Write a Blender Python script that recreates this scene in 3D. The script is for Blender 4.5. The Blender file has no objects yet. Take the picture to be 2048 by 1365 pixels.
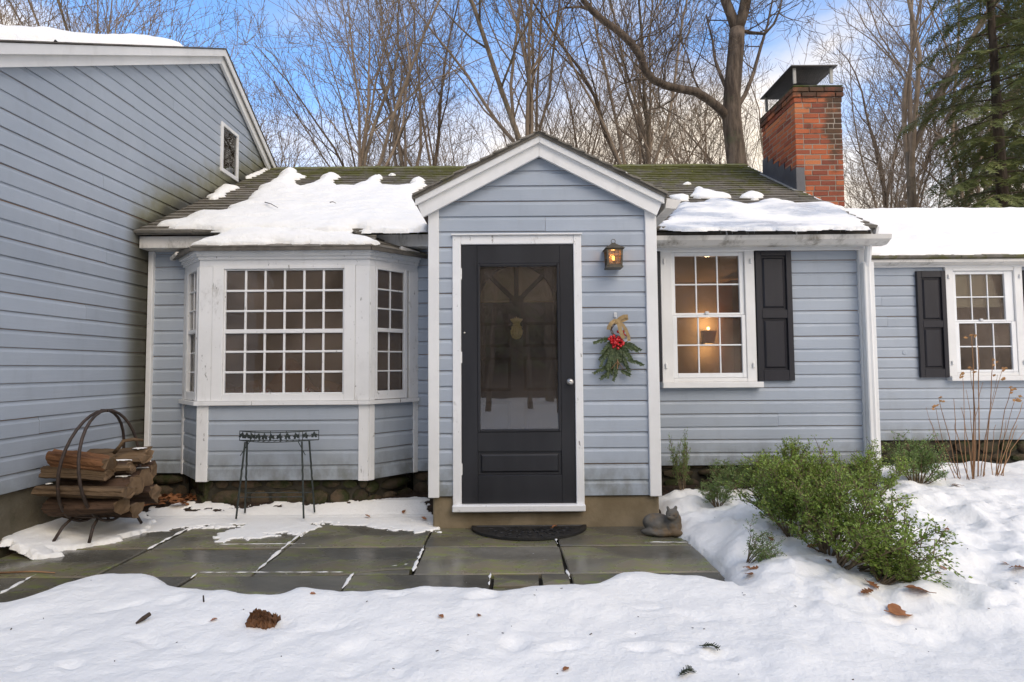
import bpy, math, random
import numpy as np
from mathutils import Vector, Matrix

S = bpy.context.scene
COL = S.collection
PI = math.pi

# ------------------------------------------------------------------ camera
F = 1100.0                      # focal length in pixels of the 2048 px wide photograph
CAMH = 1.24
PITCH, ROLL = math.atan(52.5 / F), 0.0075
_f = Vector((0, math.cos(PITCH), math.sin(PITCH)))
_u0 = Vector((0, -math.sin(PITCH), math.cos(PITCH)))
_x0 = Vector((1, 0, 0))
CR = _x0 * math.cos(ROLL) - _u0 * math.sin(ROLL)
CU = _x0 * math.sin(ROLL) + _u0 * math.cos(ROLL)
CAM = Vector((0, 0, CAMH))
cd = bpy.data.cameras.new('camera')
cam = bpy.data.objects.new('camera', cd)
COL.objects.link(cam)
cd.sensor_width = 36.0
cd.lens = F * 36.0 / 2048.0
cd.clip_start = 0.05
cd.clip_end = 2000
mw = Matrix((CR, CU, -_f)).transposed().to_4x4()
mw.translation = CAM
cam.matrix_world = mw
S.camera = cam

# ------------------------------------------------------------------ sky, sun, exposure
SKYOFF = (4.0, 7.0, 0.0)
SUN_EL, SUN_AZ = math.radians(38), math.radians(152)      # azimuth measured clockwise from +y
w = bpy.data.worlds.new('World')
S.world = w
w.use_nodes = True
nt = w.node_tree
for n in list(nt.nodes):
    nt.nodes.remove(n)
out = nt.nodes.new('ShaderNodeOutputWorld')
bg = nt.nodes.new('ShaderNodeBackground')
sky = nt.nodes.new('ShaderNodeTexSky')
sky.sky_type = 'NISHITA'
sky.sun_disc = False
sky.sun_elevation = SUN_EL
sky.sun_rotation = SUN_AZ
sky.air_density = 1.0
sky.dust_density = 0.1
sky.ozone_density = 4.0
tc = nt.nodes.new('ShaderNodeTexCoord')
mp = nt.nodes.new('ShaderNodeMapping')
mp.inputs['Scale'].default_value = (1.0, 1.0, 2.2)
mp.inputs['Location'].default_value = SKYOFF
nz = nt.nodes.new('ShaderNodeTexNoise')
nz.inputs['Scale'].default_value = 1.5
nz.inputs['Detail'].default_value = 7
nz.inputs['Roughness'].default_value = 0.55
nz.inputs['Distortion'].default_value = 0.4
nt.links.new(tc.outputs['Generated'], mp.inputs['Vector'])
nt.links.new(mp.outputs[0], nz.inputs['Vector'])
sp = nt.nodes.new('ShaderNodeSeparateXYZ')
nt.links.new(tc.outputs['Generated'], sp.inputs[0])
el = nt.nodes.new('ShaderNodeMapRange')                   # veil of cloud thickens towards the horizon
el.inputs['From Min'].default_value = 0.55
el.inputs['From Max'].default_value = 0.16
el.inputs['To Min'].default_value = 0.0
el.inputs['To Max'].default_value = 0.17
nt.links.new(sp.outputs['Z'], el.inputs['Value'])
ad = nt.nodes.new('ShaderNodeMath')
ad.operation = 'ADD'
nt.links.new(nz.outputs['Fac'], ad.inputs[0])
nt.links.new(el.outputs[0], ad.inputs[1])
cr = nt.nodes.new('ShaderNodeMapRange')
cr.interpolation_type = 'SMOOTHSTEP'
cr.inputs['From Min'].default_value = 0.40
cr.inputs['From Max'].default_value = 0.74
nt.links.new(ad.outputs[0], cr.inputs['Value'])
mx = nt.nodes.new('ShaderNodeMix')
mx.data_type = 'RGBA'
nt.links.new(cr.outputs[0], mx.inputs['Factor'])
hs = nt.nodes.new('ShaderNodeHueSaturation')
hs.inputs['Saturation'].default_value = 1.08
hs.inputs['Value'].default_value = 1.10
nt.links.new(sky.outputs[0], hs.inputs['Color'])
nt.links.new(hs.outputs[0], mx.inputs[6])
mx.inputs[7].default_value = (4.15, 3.68, 3.08, 1)
nt.links.new(mx.outputs[2], bg.inputs['Color'])
bg.inputs['Strength'].default_value = 0.15
nt.links.new(bg.outputs[0], out.inputs[0])
sd = bpy.data.lights.new('sun', 'SUN')
sd.energy = 1.35
sd.angle = math.radians(50)
sd.color = (1.0, 0.865, 0.69)
so = bpy.data.objects.new('sun', sd)
COL.objects.link(so)
sdir = Vector((math.sin(SUN_AZ) * math.cos(SUN_EL), math.cos(SUN_AZ) * math.cos(SUN_EL), math.sin(SUN_EL)))
so.rotation_euler = sdir.to_track_quat('Z', 'Y').to_euler()
so.location = sdir * 40
S.view_settings.view_transform = 'Standard'
S.view_settings.look = 'None'
S.view_settings.gamma = 1
S.view_settings.exposure = 1.06
S.view_settings.use_curve_mapping = False
S.render.engine = 'CYCLES'
S.cycles.max_bounces = 8
S.cycles.transparent_max_bounces = 16
S.cycles.caustics_reflective = False
S.cycles.caustics_refractive = False
S.cycles.sample_clamp_indirect = 4
S.cycles.use_denoising = True

# ------------------------------------------------------------------ helpers
def ray(px, py):
    return _f * F + CR * (px - 1024) + CU * (682.5 - py)
def PY(px, py, Y):
    d = ray(px, py); return CAM + d * (Y / d.y)
def PX(px, py, X):
    d = ray(px, py); return CAM + d * (X / d.x)
def PZ(px, py, Z):
    d = ray(px, py); return CAM + d * ((Z - CAMH) / d.z)
def PP(px, py, p0, n):
    d = ray(px, py); return CAM + d * ((Vector(p0) - CAM).dot(n) / d.dot(n))

class MB:
    def __init__(s):
        s.v = []; s.f = []
    def add(s, vs, fs):
        o = len(s.v)
        s.v.extend([tuple(v) for v in vs])
        s.f.extend([tuple(i + o for i in f) for f in fs])
    def box(s, x0, x1, y0, y1, z0, z1, b=0.0):
        if b <= 0:
            s.add([(x, y, z) for x in (x0, x1) for y in (y0, y1) for z in (z0, z1)],
                  [(0, 1, 3, 2), (4, 6, 7, 5), (0, 4, 5, 1), (2, 3, 7, 6), (0, 2, 6, 4), (1, 5, 7, 3)])
            return
        b = min(b, (x1 - x0) * .45, (y1 - y0) * .45, (z1 - z0) * .45)
        X, Y, Z = (x0, x1), (y0, y1), (z0, z1)
        vs = []; ix = {}
        for i in (0, 1):
            for j in (0, 1):
                for k in (0, 1):
                    sx, sy, sz = 1 - 2 * i, 1 - 2 * j, 1 - 2 * k
                    for a in range(3):
                        ix[i, j, k, a] = len(vs)
                        vs.append((X[i] + (0 if a == 0 else b * sx), Y[j] + (0 if a == 1 else b * sy), Z[k] + (0 if a == 2 else b * sz)))
        fs = []
        for i in (0, 1):
            fs.append(tuple(ix[i, j, k, 0] for j, k in ((0, 0), (1, 0), (1, 1), (0, 1))))
            fs.append(tuple(ix[j, i, k, 1] for j, k in ((0, 0), (1, 0), (1, 1), (0, 1))))
            fs.append(tuple(ix[j, k, i, 2] for j, k in ((0, 0), (1, 0), (1, 1), (0, 1))))
        for p in (0, 1):
            for q in (0, 1):
                fs.append((ix[0, p, q, 1], ix[1, p, q, 1], ix[1, p, q, 2], ix[0, p, q, 2]))
                fs.append((ix[p, 0, q, 0], ix[p, 1, q, 0], ix[p, 1, q, 2], ix[p, 0, q, 2]))
                fs.append((ix[p, q, 0, 0], ix[p, q, 1, 0], ix[p, q, 1, 1], ix[p, q, 0, 1]))
        for i in (0, 1):
            for j in (0, 1):
                for k in (0, 1):
                    fs.append(tuple(ix[i, j, k, a] for a in range(3)))
        s.add(vs, fs)
    def obox(s, c, ax, ay, az, hx, hy, hz, b=0.0):
        """box with its own axes (unit vectors ax, ay, az) and half sizes"""
        t = MB(); t.box(-hx, hx, -hy, hy, -hz, hz, b)
        c = Vector(c)
        s.add([c + ax * v[0] + ay * v[1] + az * v[2] for v in t.v], t.f)
    def bar(s, a, b, wdt, hgt, up=(0, 0, 1), bev=0.0):
        a = Vector(a); b = Vector(b); d = b - a
        L = d.length; d = d / L; up = Vector(up)
        sx = d.cross(up)
        if sx.length < 1e-6: sx = d.cross(Vector((1, 0, 0)))
        sx.normalize(); uz = sx.cross(d)
        s.obox((a + b) / 2, d, sx, uz, L / 2, wdt / 2, hgt / 2, bev)
    def prism(s, poly, ext):
        """poly: list of 3-D points of a flat outline; ext: extrusion vector"""
        n = len(poly); e = Vector(ext)
        vs = [Vector(p) for p in poly] + [Vector(p) + e for p in poly]
        fs = [tuple(range(n)), tuple(range(2 * n - 1, n - 1, -1))]
        for i in range(n):
            j = (i + 1) % n
            fs.append((i, n + i, n + j, j))
        s.add(vs, fs)
    def tube(s, pts, rad, n=6, cap=True):
        pts = [Vector(p) for p in pts]
        if not hasattr(rad, '__len__'): rad = [rad] * len(pts)
        vs = []; m = len(pts)
        prev = None
        for i, p in enumerate(pts):
            d = (pts[min(i + 1, m - 1)] - pts[max(i - 1, 0)])
            if d.length < 1e-9: d = Vector((0, 0, 1))
            d.normalize()
            if prev is None:
                a = d.cross(Vector((0, 0, 1)) if abs(d.z) < .9 else Vector((1, 0, 0)))
            else:
                a = prev - d * prev.dot(d)
                if a.length < 1e-6: a = d.cross(Vector((.3, 1, .2)))
            a.normalize(); prev = a
            b = d.cross(a)
            for k in range(n):
                t = 2 * PI * k / n
                vs.append(p + a * (math.cos(t) * rad[i]) + b * (math.sin(t) * rad[i]))
        fs = []
        for i in range(m - 1):
            for k in range(n):
                k2 = (k + 1) % n
                fs.append((i * n + k, i * n + k2, (i + 1) * n + k2, (i + 1) * n + k))
        if cap and n > 2:
            fs.append(tuple(range(n - 1, -1, -1)))
            fs.append(tuple((m - 1) * n + k for k in range(n)))
        s.add(vs, fs)
    def ball(s, c, r, nu=8, nv=6, sq=(1, 1, 1)):
        vs = []; fs = []
        for j in range(nv + 1):
            ph = PI * j / nv
            for i in range(nu):
                th = 2 * PI * i / nu
                vs.append((c[0] + r * sq[0] * math.sin(ph) * math.cos(th), c[1] + r * sq[1] * math.sin(ph) * math.sin(th), c[2] + r * sq[2] * math.cos(ph)))
        for j in range(nv):
            for i in range(nu):
                i2 = (i + 1) % nu
                fs.append((j * nu + i, (j + 1) * nu + i, (j + 1) * nu + i2, j * nu + i2))
        s.add(vs, fs)
    def mesh(s, name, smooth=False):
        me = bpy.data.meshes.new(name)
        me.from_pydata(s.v, [], s.f)
        if smooth:
            me.polygons.foreach_set('use_smooth', [True] * len(me.polygons))
        me.validate(clean_customdata=False)
        return me
    def build(s, name, mat, parent=None, smooth=False, kind=None, local=False):
        me = s.mesh(name, smooth)
        if mat: me.materials.append(mat)
        o = bpy.data.objects.new(name, me)
        COL.objects.link(o)
        if parent:
            o.parent = parent
            if not local: o.matrix_parent_inverse = parent.matrix_basis.inverted()
        if kind: o['kind'] = kind
        return o

def link(name, me, mat=None, parent=None, loc=(0, 0, 0), rot=(0, 0, 0), sc=(1, 1, 1)):
    o = bpy.data.objects.new(name, me)
    if mat and not me.materials: me.materials.append(mat)
    COL.objects.link(o)
    o.location = loc; o.rotation_euler = rot; o.scale = sc
    if parent: o.parent = parent
    return o
def tag(o, label=None, cat=None, group=None, kind=None):
    if label: o['label'] = label
    if cat: o['category'] = cat
    if group: o['group'] = group
    if kind: o['kind'] = kind
    return o
def empty(name, loc=(0, 0, 0), rz=0):
    o = bpy.data.objects.new(name, None)
    COL.objects.link(o); o.location = loc; o.rotation_euler = (0, 0, rz)
    o.empty_display_size = .1
    return o
def recalc(o):
    import bmesh
    bm = bmesh.new(); bm.from_mesh(o.data)
    bmesh.ops.recalc_face_normals(bm, faces=bm.faces)
    bm.to_mesh(o.data); bm.free()
    return o

# numpy value noise
_rs = np.random.RandomState(7)
_tab = _rs.rand(256, 256)
def vnoise(x, y):
    xi = np.floor(x).astype(int); yi = np.floor(y).astype(int)
    fx = x - xi; fy = y - yi
    fx = fx * fx * (3 - 2 * fx); fy = fy * fy * (3 - 2 * fy)
    a = _tab[xi % 256, yi % 256]; b = _tab[(xi + 1) % 256, yi % 256]
    c = _tab[xi % 256, (yi + 1) % 256]; d = _tab[(xi + 1) % 256, (yi + 1) % 256]
    return (a * (1 - fx) + b * fx) * (1 - fy) + (c * (1 - fx) + d * fx) * fy - .5
def fbm(x, y, oct=4, g=.5):
    t = 0; a = 1
    for i in range(oct):
        t = t + a * vnoise(x * 2 ** i + 17.3 * i, y * 2 ** i + 9.1 * i); a *= g
    return t
def sdf(X, Y, poly):
    """signed distance to a polygon: positive inside"""
    d = np.full(X.shape, 1e9); ins = np.zeros(X.shape, bool)
    n = len(poly)
    for i in range(n):
        ax, ay = poly[i]; bx, by = poly[(i + 1) % n]
        ex, ey = bx - ax, by - ay
        L = ex * ex + ey * ey + 1e-12
        t = np.clip(((X - ax) * ex + (Y - ay) * ey) / L, 0, 1)
        d = np.minimum(d, np.hypot(X - ax - t * ex, Y - ay - t * ey))
        if ay != by:
            c = ((ay > Y) != (by > Y)) & (X < (bx - ax) * (Y - ay) / (by - ay) + ax)
            ins ^= c
    return np.where(ins, d, -d)
def grid_mesh(name, X, Y, Z, keep, mat, smooth=True):
    """heightfield given as 2-D arrays; only the cells touching keep stay"""
    ny, nx = X.shape
    idx = np.arange(nx * ny).reshape(ny, nx)
    k = keep[:-1, :-1] | keep[1:, :-1] | keep[:-1, 1:] | keep[1:, 1:]
    q = np.stack([idx[:-1, :-1], idx[:-1, 1:], idx[1:, 1:], idx[1:, :-1]], -1)[k]
    used, inv = np.unique(q, return_inverse=True)
    q = inv.reshape(-1, 4)
    co = np.stack([X.ravel(), Y.ravel(), Z.ravel()], -1)[used]
    me = bpy.data.meshes.new(name)
    me.vertices.add(len(co)); me.vertices.foreach_set('co', co.ravel())
    me.loops.add(q.size); me.loops.foreach_set('vertex_index', q.ravel().astype(np.int32))
    me.polygons.add(len(q))
    me.polygons.foreach_set('loop_start', np.arange(0, q.size, 4, dtype=np.int32))
    if smooth: me.polygons.foreach_set('use_smooth', np.ones(len(q), bool))
    me.update(); me.validate()
    if mat: me.materials.append(mat)
    o = bpy.data.objects.new(name, me)
    COL.objects.link(o)
    return o

# ------------------------------------------------------------------ materials
class NT:
    def __init__(s, name):
        s.m = bpy.data.materials.new(name); s.m.use_nodes = True
        s.t = s.m.node_tree
        for n in list(s.t.nodes): s.t.nodes.remove(n)
        s.o = s.n('ShaderNodeOutputMaterial')
        c = s.n('ShaderNodeTexCoord'); s.co = c.outputs['Object']
        s.oi = None
    def n(s, t, **kw):
        n = s.t.nodes.new(t)
        for k, v in kw.items(): setattr(n, k, v)
        return n
    def l(s, a, b): s.t.links.new(a, b)
    def put(s, sock, v):
        if hasattr(v, 'is_output'): s.l(v, sock)
        else: sock.default_value = v
    def math(s, op, a, b=0.0, c=None):
        n = s.n('ShaderNodeMath', operation=op)
        s.put(n.inputs[0], a); s.put(n.inputs[1], b)
        if c is not None: s.put(n.inputs[2], c)
        return n.outputs[0]
    def noise(s, scale, detail=5, rough=.55, stretch=None, dist=0, co=None):
        v = co or s.co
        if stretch:
            m = s.n('ShaderNodeMapping'); m.inputs['Scale'].default_value = stretch
            s.l(v, m.inputs['Vector']); v = m.outputs[0]
        n = s.n('ShaderNodeTexNoise')
        n.inputs['Scale'].default_value = scale; n.inputs['Detail'].default_value = detail
        n.inputs['Roughness'].default_value = rough; n.inputs['Distortion'].default_value = dist
        s.l(v, n.inputs['Vector'])
        return n.outputs['Fac']
    def ramp(s, v, a, b, lo=0.0, hi=1.0):
        n = s.n('ShaderNodeMapRange', interpolation_type='SMOOTHSTEP')
        s.l(v, n.inputs['Value'])
        n.inputs['From Min'].default_value = a; n.inputs['From Max'].default_value = b
        n.inputs['To Min'].default_value = lo; n.inputs['To Max'].default_value = hi
        return n.outputs[0]
    def mix(s, f, a, b, blend='MIX'):
        n = s.n('ShaderNodeMix', data_type='RGBA', blend_type=blend)
        s.put(n.inputs['Factor'], f)
        s.put(n.inputs[6], a if hasattr(a, 'is_output') else (*a, 1))
        s.put(n.inputs[7], b if hasattr(b, 'is_output') else (*b, 1))
        return n.outputs[2]
    def random(s):
        if s.oi is None: s.oi = s.n('ShaderNodeObjectInfo').outputs['Random']
        return s.oi
    def val(s, col, v):
        h = s.n('ShaderNodeHueSaturation'); s.l(col, h.inputs['Color']); s.put(h.inputs['Value'], v)
        return h.outputs[0]
    def bump(s, h, strength, dist, prev=None):
        b = s.n('ShaderNodeBump')
        b.inputs['Strength'].default_value = strength; b.inputs['Distance'].default_value = dist
        s.l(h, b.inputs['Height'])
        if prev is not None: s.l(prev, b.inputs['Normal'])
        return b.outputs[0]
    def done(s, col, rough, normal=None, spec=.4, metal=0.0, **kw):
        p = s.n('ShaderNodeBsdfPrincipled')
        s.put(p.inputs['Base Color'], col if hasattr(col, 'is_output') else (*col, 1))
        s.put(p.inputs['Roughness'], rough)
        p.inputs['Specular IOR Level'].default_value = spec
        p.inputs['Metallic'].default_value = metal
        if normal is not None: s.l(normal, p.inputs['Normal'])
        for k, v in kw.items():
            s.put(p.inputs[k.replace('_', ' ')], v)
        s.l(p.outputs[0], s.o.inputs['Surface'])
        return s.m

def simple(name, c1, c2, scale=6, rough=.6, bump=.3, bscale=60, bdist=.003, stretch=None, rnd=0.0, spec=.35, metal=0.0, stains=(), lo=.3, hi=.7):
    """two-tone noise colour, fine relief, optional stains (colour, scale, from, to, stretch)"""
    if isinstance(metal, (list, tuple)): metal, stains = 0.0, metal
    m = NT(name)
    c = m.mix(m.ramp(m.noise(scale, 6, .6, stretch), lo, hi), c1, c2)
    for st in stains:
        f = m.ramp(m.noise(st[1], 7, .65, st[4] if len(st) > 4 else None), st[2], st[3])
        c = m.mix(f, c, st[0])
    if rnd:
        c = m.val(c, m.math('MULTIPLY_ADD', m.random(), 2 * rnd, 1 - rnd))
    nb = m.bump(m.noise(bscale, 6, .6, stretch), bump, bdist) if bump else None
    return m.done(c, rough, nb, spec, metal)

M = {}
def siding_mat(name, gable=False):
    m = NT(name)
    base = m.mix(m.ramp(m.noise(1.3, 5, .6), .3, .7), (.338, .378, .430), (.382, .422, .472))
    streak = m.ramp(m.noise(9, 6, .65, (1, 1, .22)), .50, .82)
    base = m.mix(m.math('MULTIPLY', streak, .30), base, (.25, .265, .285))
    speck = m.ramp(m.noise(34, 4, .7), .715, .76)
    base = m.mix(m.math('MULTIPLY', speck, .55), base, (.07, .065, .06))
    geo = m.n('ShaderNodeNewGeometry')
    sx = m.n('ShaderNodeSeparateXYZ'); m.l(geo.outputs['Position'], sx.inputs[0])
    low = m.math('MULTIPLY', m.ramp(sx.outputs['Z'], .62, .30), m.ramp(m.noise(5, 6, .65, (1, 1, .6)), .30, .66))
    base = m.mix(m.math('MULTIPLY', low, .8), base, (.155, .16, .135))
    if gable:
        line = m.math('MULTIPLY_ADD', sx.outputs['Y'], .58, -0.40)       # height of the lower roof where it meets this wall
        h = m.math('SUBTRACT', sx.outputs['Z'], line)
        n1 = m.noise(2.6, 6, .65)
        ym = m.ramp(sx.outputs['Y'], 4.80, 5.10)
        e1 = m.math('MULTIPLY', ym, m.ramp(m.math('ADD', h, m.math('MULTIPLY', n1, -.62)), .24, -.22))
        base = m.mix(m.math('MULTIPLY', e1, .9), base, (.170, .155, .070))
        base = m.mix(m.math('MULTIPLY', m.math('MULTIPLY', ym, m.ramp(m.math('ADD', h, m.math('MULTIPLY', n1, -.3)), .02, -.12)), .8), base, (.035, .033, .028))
        n2 = m.math('MULTIPLY', m.ramp(m.noise(1.1, 6, .6, (1, .5, 1)), .5, .78), .32)
        base = m.mix(n2, base, (.17, .175, .18))
    c = m.val(base, m.math('MULTIPLY_ADD', m.random(), .10, .95))
    nb = m.bump(m.noise(26, 5, .6, (.25, .25, 3)), .25, .004)
    nb = m.bump(m.noise(1.6, 3, .5), .25, .03, nb)
    return m.done(c, m.ramp(m.noise(12, 3), .3, .7, .42, .62), nb, .35)
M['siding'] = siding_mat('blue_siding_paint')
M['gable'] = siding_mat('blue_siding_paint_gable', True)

def white_mat(name, peel=0.0, grime=0.0, tint=(.78, .77, .745)):
    m = NT(name)
    c = m.mix(m.ramp(m.noise(2.5, 6, .6), .3, .75), tint, tuple(v * .90 for v in tint))
    st = m.ramp(m.noise(7, 6, .7, (1, 1, .3)), .52, .85)
    c = m.mix(m.math('MULTIPLY', st, .30 + grime), c, (.40, .385, .345))
    if peel:
        p = m.ramp(m.noise(30, 5, .7, (1, 1, .35)), .70 - peel * .06, .735 - peel * .05)
        c = m.mix(m.math('MULTIPLY', p, .8), c, (.17, .155, .13))
    if grime:
        g = m.ramp(m.noise(4.5, 7, .72, (1, 1, .5)), .62 - grime * .25, .80 - grime * .12)
        c = m.mix(g, c, (.19, .165, .125))
    nb = m.bump(m.noise(45, 5, .6, (1, 1, .25)), .22, .003)
    return m.done(c, .5, nb, .35)
M['white'] = white_mat('white_trim_paint')
M['white_old'] = white_mat('white_trim_paint_peeling', 1.0, .06, (.80, .795, .78))
M['white_grime'] = white_mat('white_gutter_paint_stained', .5, .45, (.70, .67, .62))
M['white_sash'] = white_mat('white_sash_paint', 0, 0, (.82, .82, .81))

M['black_door'] = simple('black_door_paint', (.0165, .0165, .019), (.026, .026, .029), 5, .36, .12, 50, .002, (1, 1, .2), 0, .4,
                         [((.05, .05, .055), 16, .70, .80)])
M['shutter'] = simple('black_shutter_paint', (.017, .016, .020), (.027, .026, .031), 4, .42, .15, 40, .002, (1, 1, .2), 0, .35,
                      [((.035, .038, .030), 5, .60, .85)])
def glass_mat(name, tint=(.92, .93, .92), dirt_glow=.0, ior=1.5):
    m = NT(name)
    tr = m.n('ShaderNodeBsdfTransparent'); tr.inputs[0].default_value = (*tint, 1)
    gl = m.n('ShaderNodeBsdfGlossy'); gl.inputs['Roughness'].default_value = .015
    gl.inputs['Color'].default_value = (.95, .96, .97, 1)
    nb = m.bump(m.noise(3.2, 2, .4), .10, .006)
    m.l(nb, gl.inputs['Normal'])
    fr = m.n('ShaderNodeFresnel'); fr.inputs['IOR'].default_value = ior
    a = m.n('ShaderNodeMixShader'); m.l(fr.outputs[0], a.inputs[0]); m.l(tr.outputs[0], a.inputs[1]); m.l(gl.outputs[0], a.inputs[2])
    last = a.outputs[0]
    if dirt_glow:
        df = m.n('ShaderNodeBsdfDiffuse'); df.inputs[0].default_value = (.50, .39, .31, 1)  # dirt film that also paints a soft brown glow into the panes
        b = m.n('ShaderNodeMixShader')
        f = m.math('MULTIPLY', m.ramp(m.noise(2.2, 5, .6), .05, .95), dirt_glow)
        m.l(f, b.inputs[0]); m.l(last, b.inputs[1]); m.l(df.outputs[0], b.inputs[2]); last = b.outputs[0]
    m.l(last, m.o.inputs['Surface'])
    return m.m
M['glass'] = glass_mat('old_window_glass', dirt_glow=.25)
M['glass_gable'] = glass_mat('skyward_window_glass', dirt_glow=0, ior=2.3)
M['glass_door'] = glass_mat('storm_door_glass', (.98, .98, .98), dirt_glow=.05, ior=1.85)

def shingle_mat():
    m = NT('weathered_asphalt_shingle')
    c = m.mix(m.ramp(m.noise(7, 6, .65), .3, .7), (.130, .116, .094), (.255, .230, .190))
    c = m.mix(m.ramp(m.noise(38, 3, .6, (.25, 1, 1)), .42, .7), c, (.175, .158, .128))
    geo = m.n('ShaderNodeNewGeometry')
    sx = m.n('ShaderNodeSeparateXYZ'); m.l(geo.outputs['Position'], sx.inputs[0])
    up = m.ramp(m.math('ADD', sx.outputs['Y'], m.math('MULTIPLY', sx.outputs['X'], .10)), 5.6, 8.0)
    mo = m.ramp(m.math('ADD', m.noise(4.2, 7, .72), m.math('MULTIPLY', up, .27)), .55, .78)
    c = m.mix(m.math('MULTIPLY', mo, .85), c, (.120, .122, .022))
    mo2 = m.ramp(m.math('ADD', m.noise(11, 5, .7), m.math('MULTIPLY', up, .12)), .74, .80)
    c = m.mix(mo2, c, (.26, .27, .025))
    nb = m.bump(m.noise(160, 4, .7), .5, .004)
    nb = m.bump(m.noise(22, 4, .6), .35, .010, nb)
    return m.done(c, .85, nb, .25)
M['shingle'] = shingle_mat()
M['drip'] = simple('brown_drip_edge', (.080, .070, .058), (.16, .142, .118), 9, .5, .3, 50)
M['soffit'] = simple('brown_bare_soffit', (.09, .06, .042), (.15, .105, .075), 7, .7, .3, 40)

def snow_mat(name, ice=0.0):
    m = NT(name)
    c = m.mix(m.ramp(m.noise(1.2, 4, .5), .3, .7), (.870, .850, .795), (.904, .884, .828))
    dk = m.ramp(m.noise(95, 3, .7), .765, .80)
    c = m.mix(m.math('MULTIPLY', dk, .5), c, (.22, .18, .14))
    ro = .62
    if ice:
        f = m.ramp(m.noise(3.2, 6, .6, (.35, 1, 1)), .62 - ice * .2, .80 - ice * .2)
        c = m.mix(f, c, (.50, .53, .57)); ro = m.math('MULTIPLY_ADD', f, -.42, .60)
    nb = m.bump(m.noise(260, 3, .7), .35, .0016)
    nb = m.bump(m.noise(38, 5, .6), .45, .012, nb)
    nb = m.bump(m.noise(9, 5, .6), .40, .035, nb)
    return m.done(c, ro, nb, .28)
M['snow'] = snow_mat('snow')
M['snow_ice'] = snow_mat('snow_icy', 1.0)

def slab_mat():
    m = NT('wet_bluestone')
    c = m.mix(m.ramp(m.noise(2.4, 6, .6, (.5, 1, 1)), .3, .7), (.080, .074, .058), (.165, .152, .118))
    c = m.mix(m.ramp(m.noise(1.1, 5, .6), .45, .70), c, (.200, .160, .100))
    c = m.mix(m.math('MULTIPLY', m.ramp(m.noise(16, 6, .7, (.35, 1, 1)), .58, .78), .5), c, (.19, .18, .155))
    mo = m.math('MULTIPLY', m.ramp(m.noise(1.5, 4, .5), .44, .58), m.ramp(m.noise(19, 6, .75, (.35, 1, 1)), .46, .64))
    c = m.mix(m.math('MULTIPLY', mo, .85), c, (.170, .205, .035))
    sn = m.ramp(m.noise(60, 2, .5), .765, .78)
    c = m.mix(sn, c, (.72, .73, .75))
    c = m.val(c, m.math('MULTIPLY_ADD', m.random(), .5, .75))
    ro = m.ramp(m.noise(2.6, 5, .6), .35, .7, .10, .42)
    nb = m.bump(m.noise(9, 6, .6, (.5, 1, 1)), .35, .008)
    nb = m.bump(m.noise(90, 4, .6), .25, .002, nb)
    return m.done(c, ro, nb, .42)
M['slab'] = slab_mat()
M['sand'] = simple('joint_soil', (.030, .026, .020), (.055, .048, .036), 20, .9, .6, 90, .006)
M['soil'] = simple('leaf_strewn_soil', (.028, .020, .014), (.060, .042, .028), 14, .9, .9, 60, .02, None, 0, .2, [((.12, .055, .03), 26, .58, .66)])
M['concrete'] = simple('stained_concrete', (.175, .135, .080), (.26, .205, .130), 4, .85, .5, 40, .006, None, 0, .2,
                       [((.09, .075, .045), 3, .55, .8, (1, 1, .5)), ((.10, .105, .05), 6, .66, .8)])
M['old_concrete'] = simple('mossy_concrete', (.105, .090, .062), (.165, .145, .105), 4, .9, .7, 30, .012, None, 0, .2,
                       [((.05, .052, .025), 3, .48, .72), ((.04, .033, .025), 7, .6, .8)])
def stone_mat():
    m = NT('mossy_fieldstone')
    c = m.mix(m.random(), (.045, .032, .020), (.125, .088, .054))
    c = m.mix(m.ramp(m.noise(14, 6, .7), .4, .75), c, (.055, .045, .032))
    c = m.mix(m.ramp(m.noise(5, 6, .7), .42, .60), c, (.032, .038, .012))
    nb = m.bump(m.noise(30, 6, .7), .8, .015)
    return m.done(c, .85, nb, .25)
M['stone'] = stone_mat()
M['mortar'] = simple('old_mortar', (.030, .026, .018), (.060, .052, .036), 12, .9, .6, 60, .006)
def brick_mat():
    m = NT('weathered_red_brick')
    r = m.n('ShaderNodeValToRGB'); m.l(m.random(), r.inputs[0])
    e = r.color_ramp.elements
    e[0].position = 0; e[0].color = (.215, .062, .036, 1)
    e[1].position = 1; e[1].color = (.58, .200, .075, 1)
    for p, c in ((.18, (.27, .072, .038, 1)), (.42, (.40, .105, .044, 1)), (.62, (.50, .135, .050, 1)), (.86, (.45, .150, .065, 1))):
        k = e.new(p); k.color = c
    c = m.mix(m.ramp(m.noise(16, 6, .7), .45, .8), r.outputs[0], (.12, .045, .03))
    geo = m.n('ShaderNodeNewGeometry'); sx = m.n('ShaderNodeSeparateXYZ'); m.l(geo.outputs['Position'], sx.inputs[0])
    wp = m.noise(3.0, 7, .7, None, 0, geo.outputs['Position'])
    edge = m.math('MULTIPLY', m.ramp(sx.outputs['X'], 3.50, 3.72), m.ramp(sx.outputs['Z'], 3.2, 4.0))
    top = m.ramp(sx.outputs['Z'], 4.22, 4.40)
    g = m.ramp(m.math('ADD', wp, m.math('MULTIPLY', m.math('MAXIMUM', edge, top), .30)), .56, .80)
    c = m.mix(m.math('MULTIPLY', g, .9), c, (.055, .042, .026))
    pale = m.ramp(m.noise(7, 6, .7, None, 0, geo.outputs['Position']), .68, .80)
    c = m.mix(m.math('MULTIPLY', pale, .5), c, (.38, .24, .18))
    nb = m.bump(m.noise(40, 6, .7), .7, .006)
    return m.done(c, .8, nb, .25)
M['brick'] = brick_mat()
M['brick_mortar'] = simple('chimney_mortar', (.25, .205, .160), (.34, .285, .225), 12, .9, .6, 60, .005, None, 0, .2, [((.06, .05, .035), 3, .55, .75)])
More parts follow.
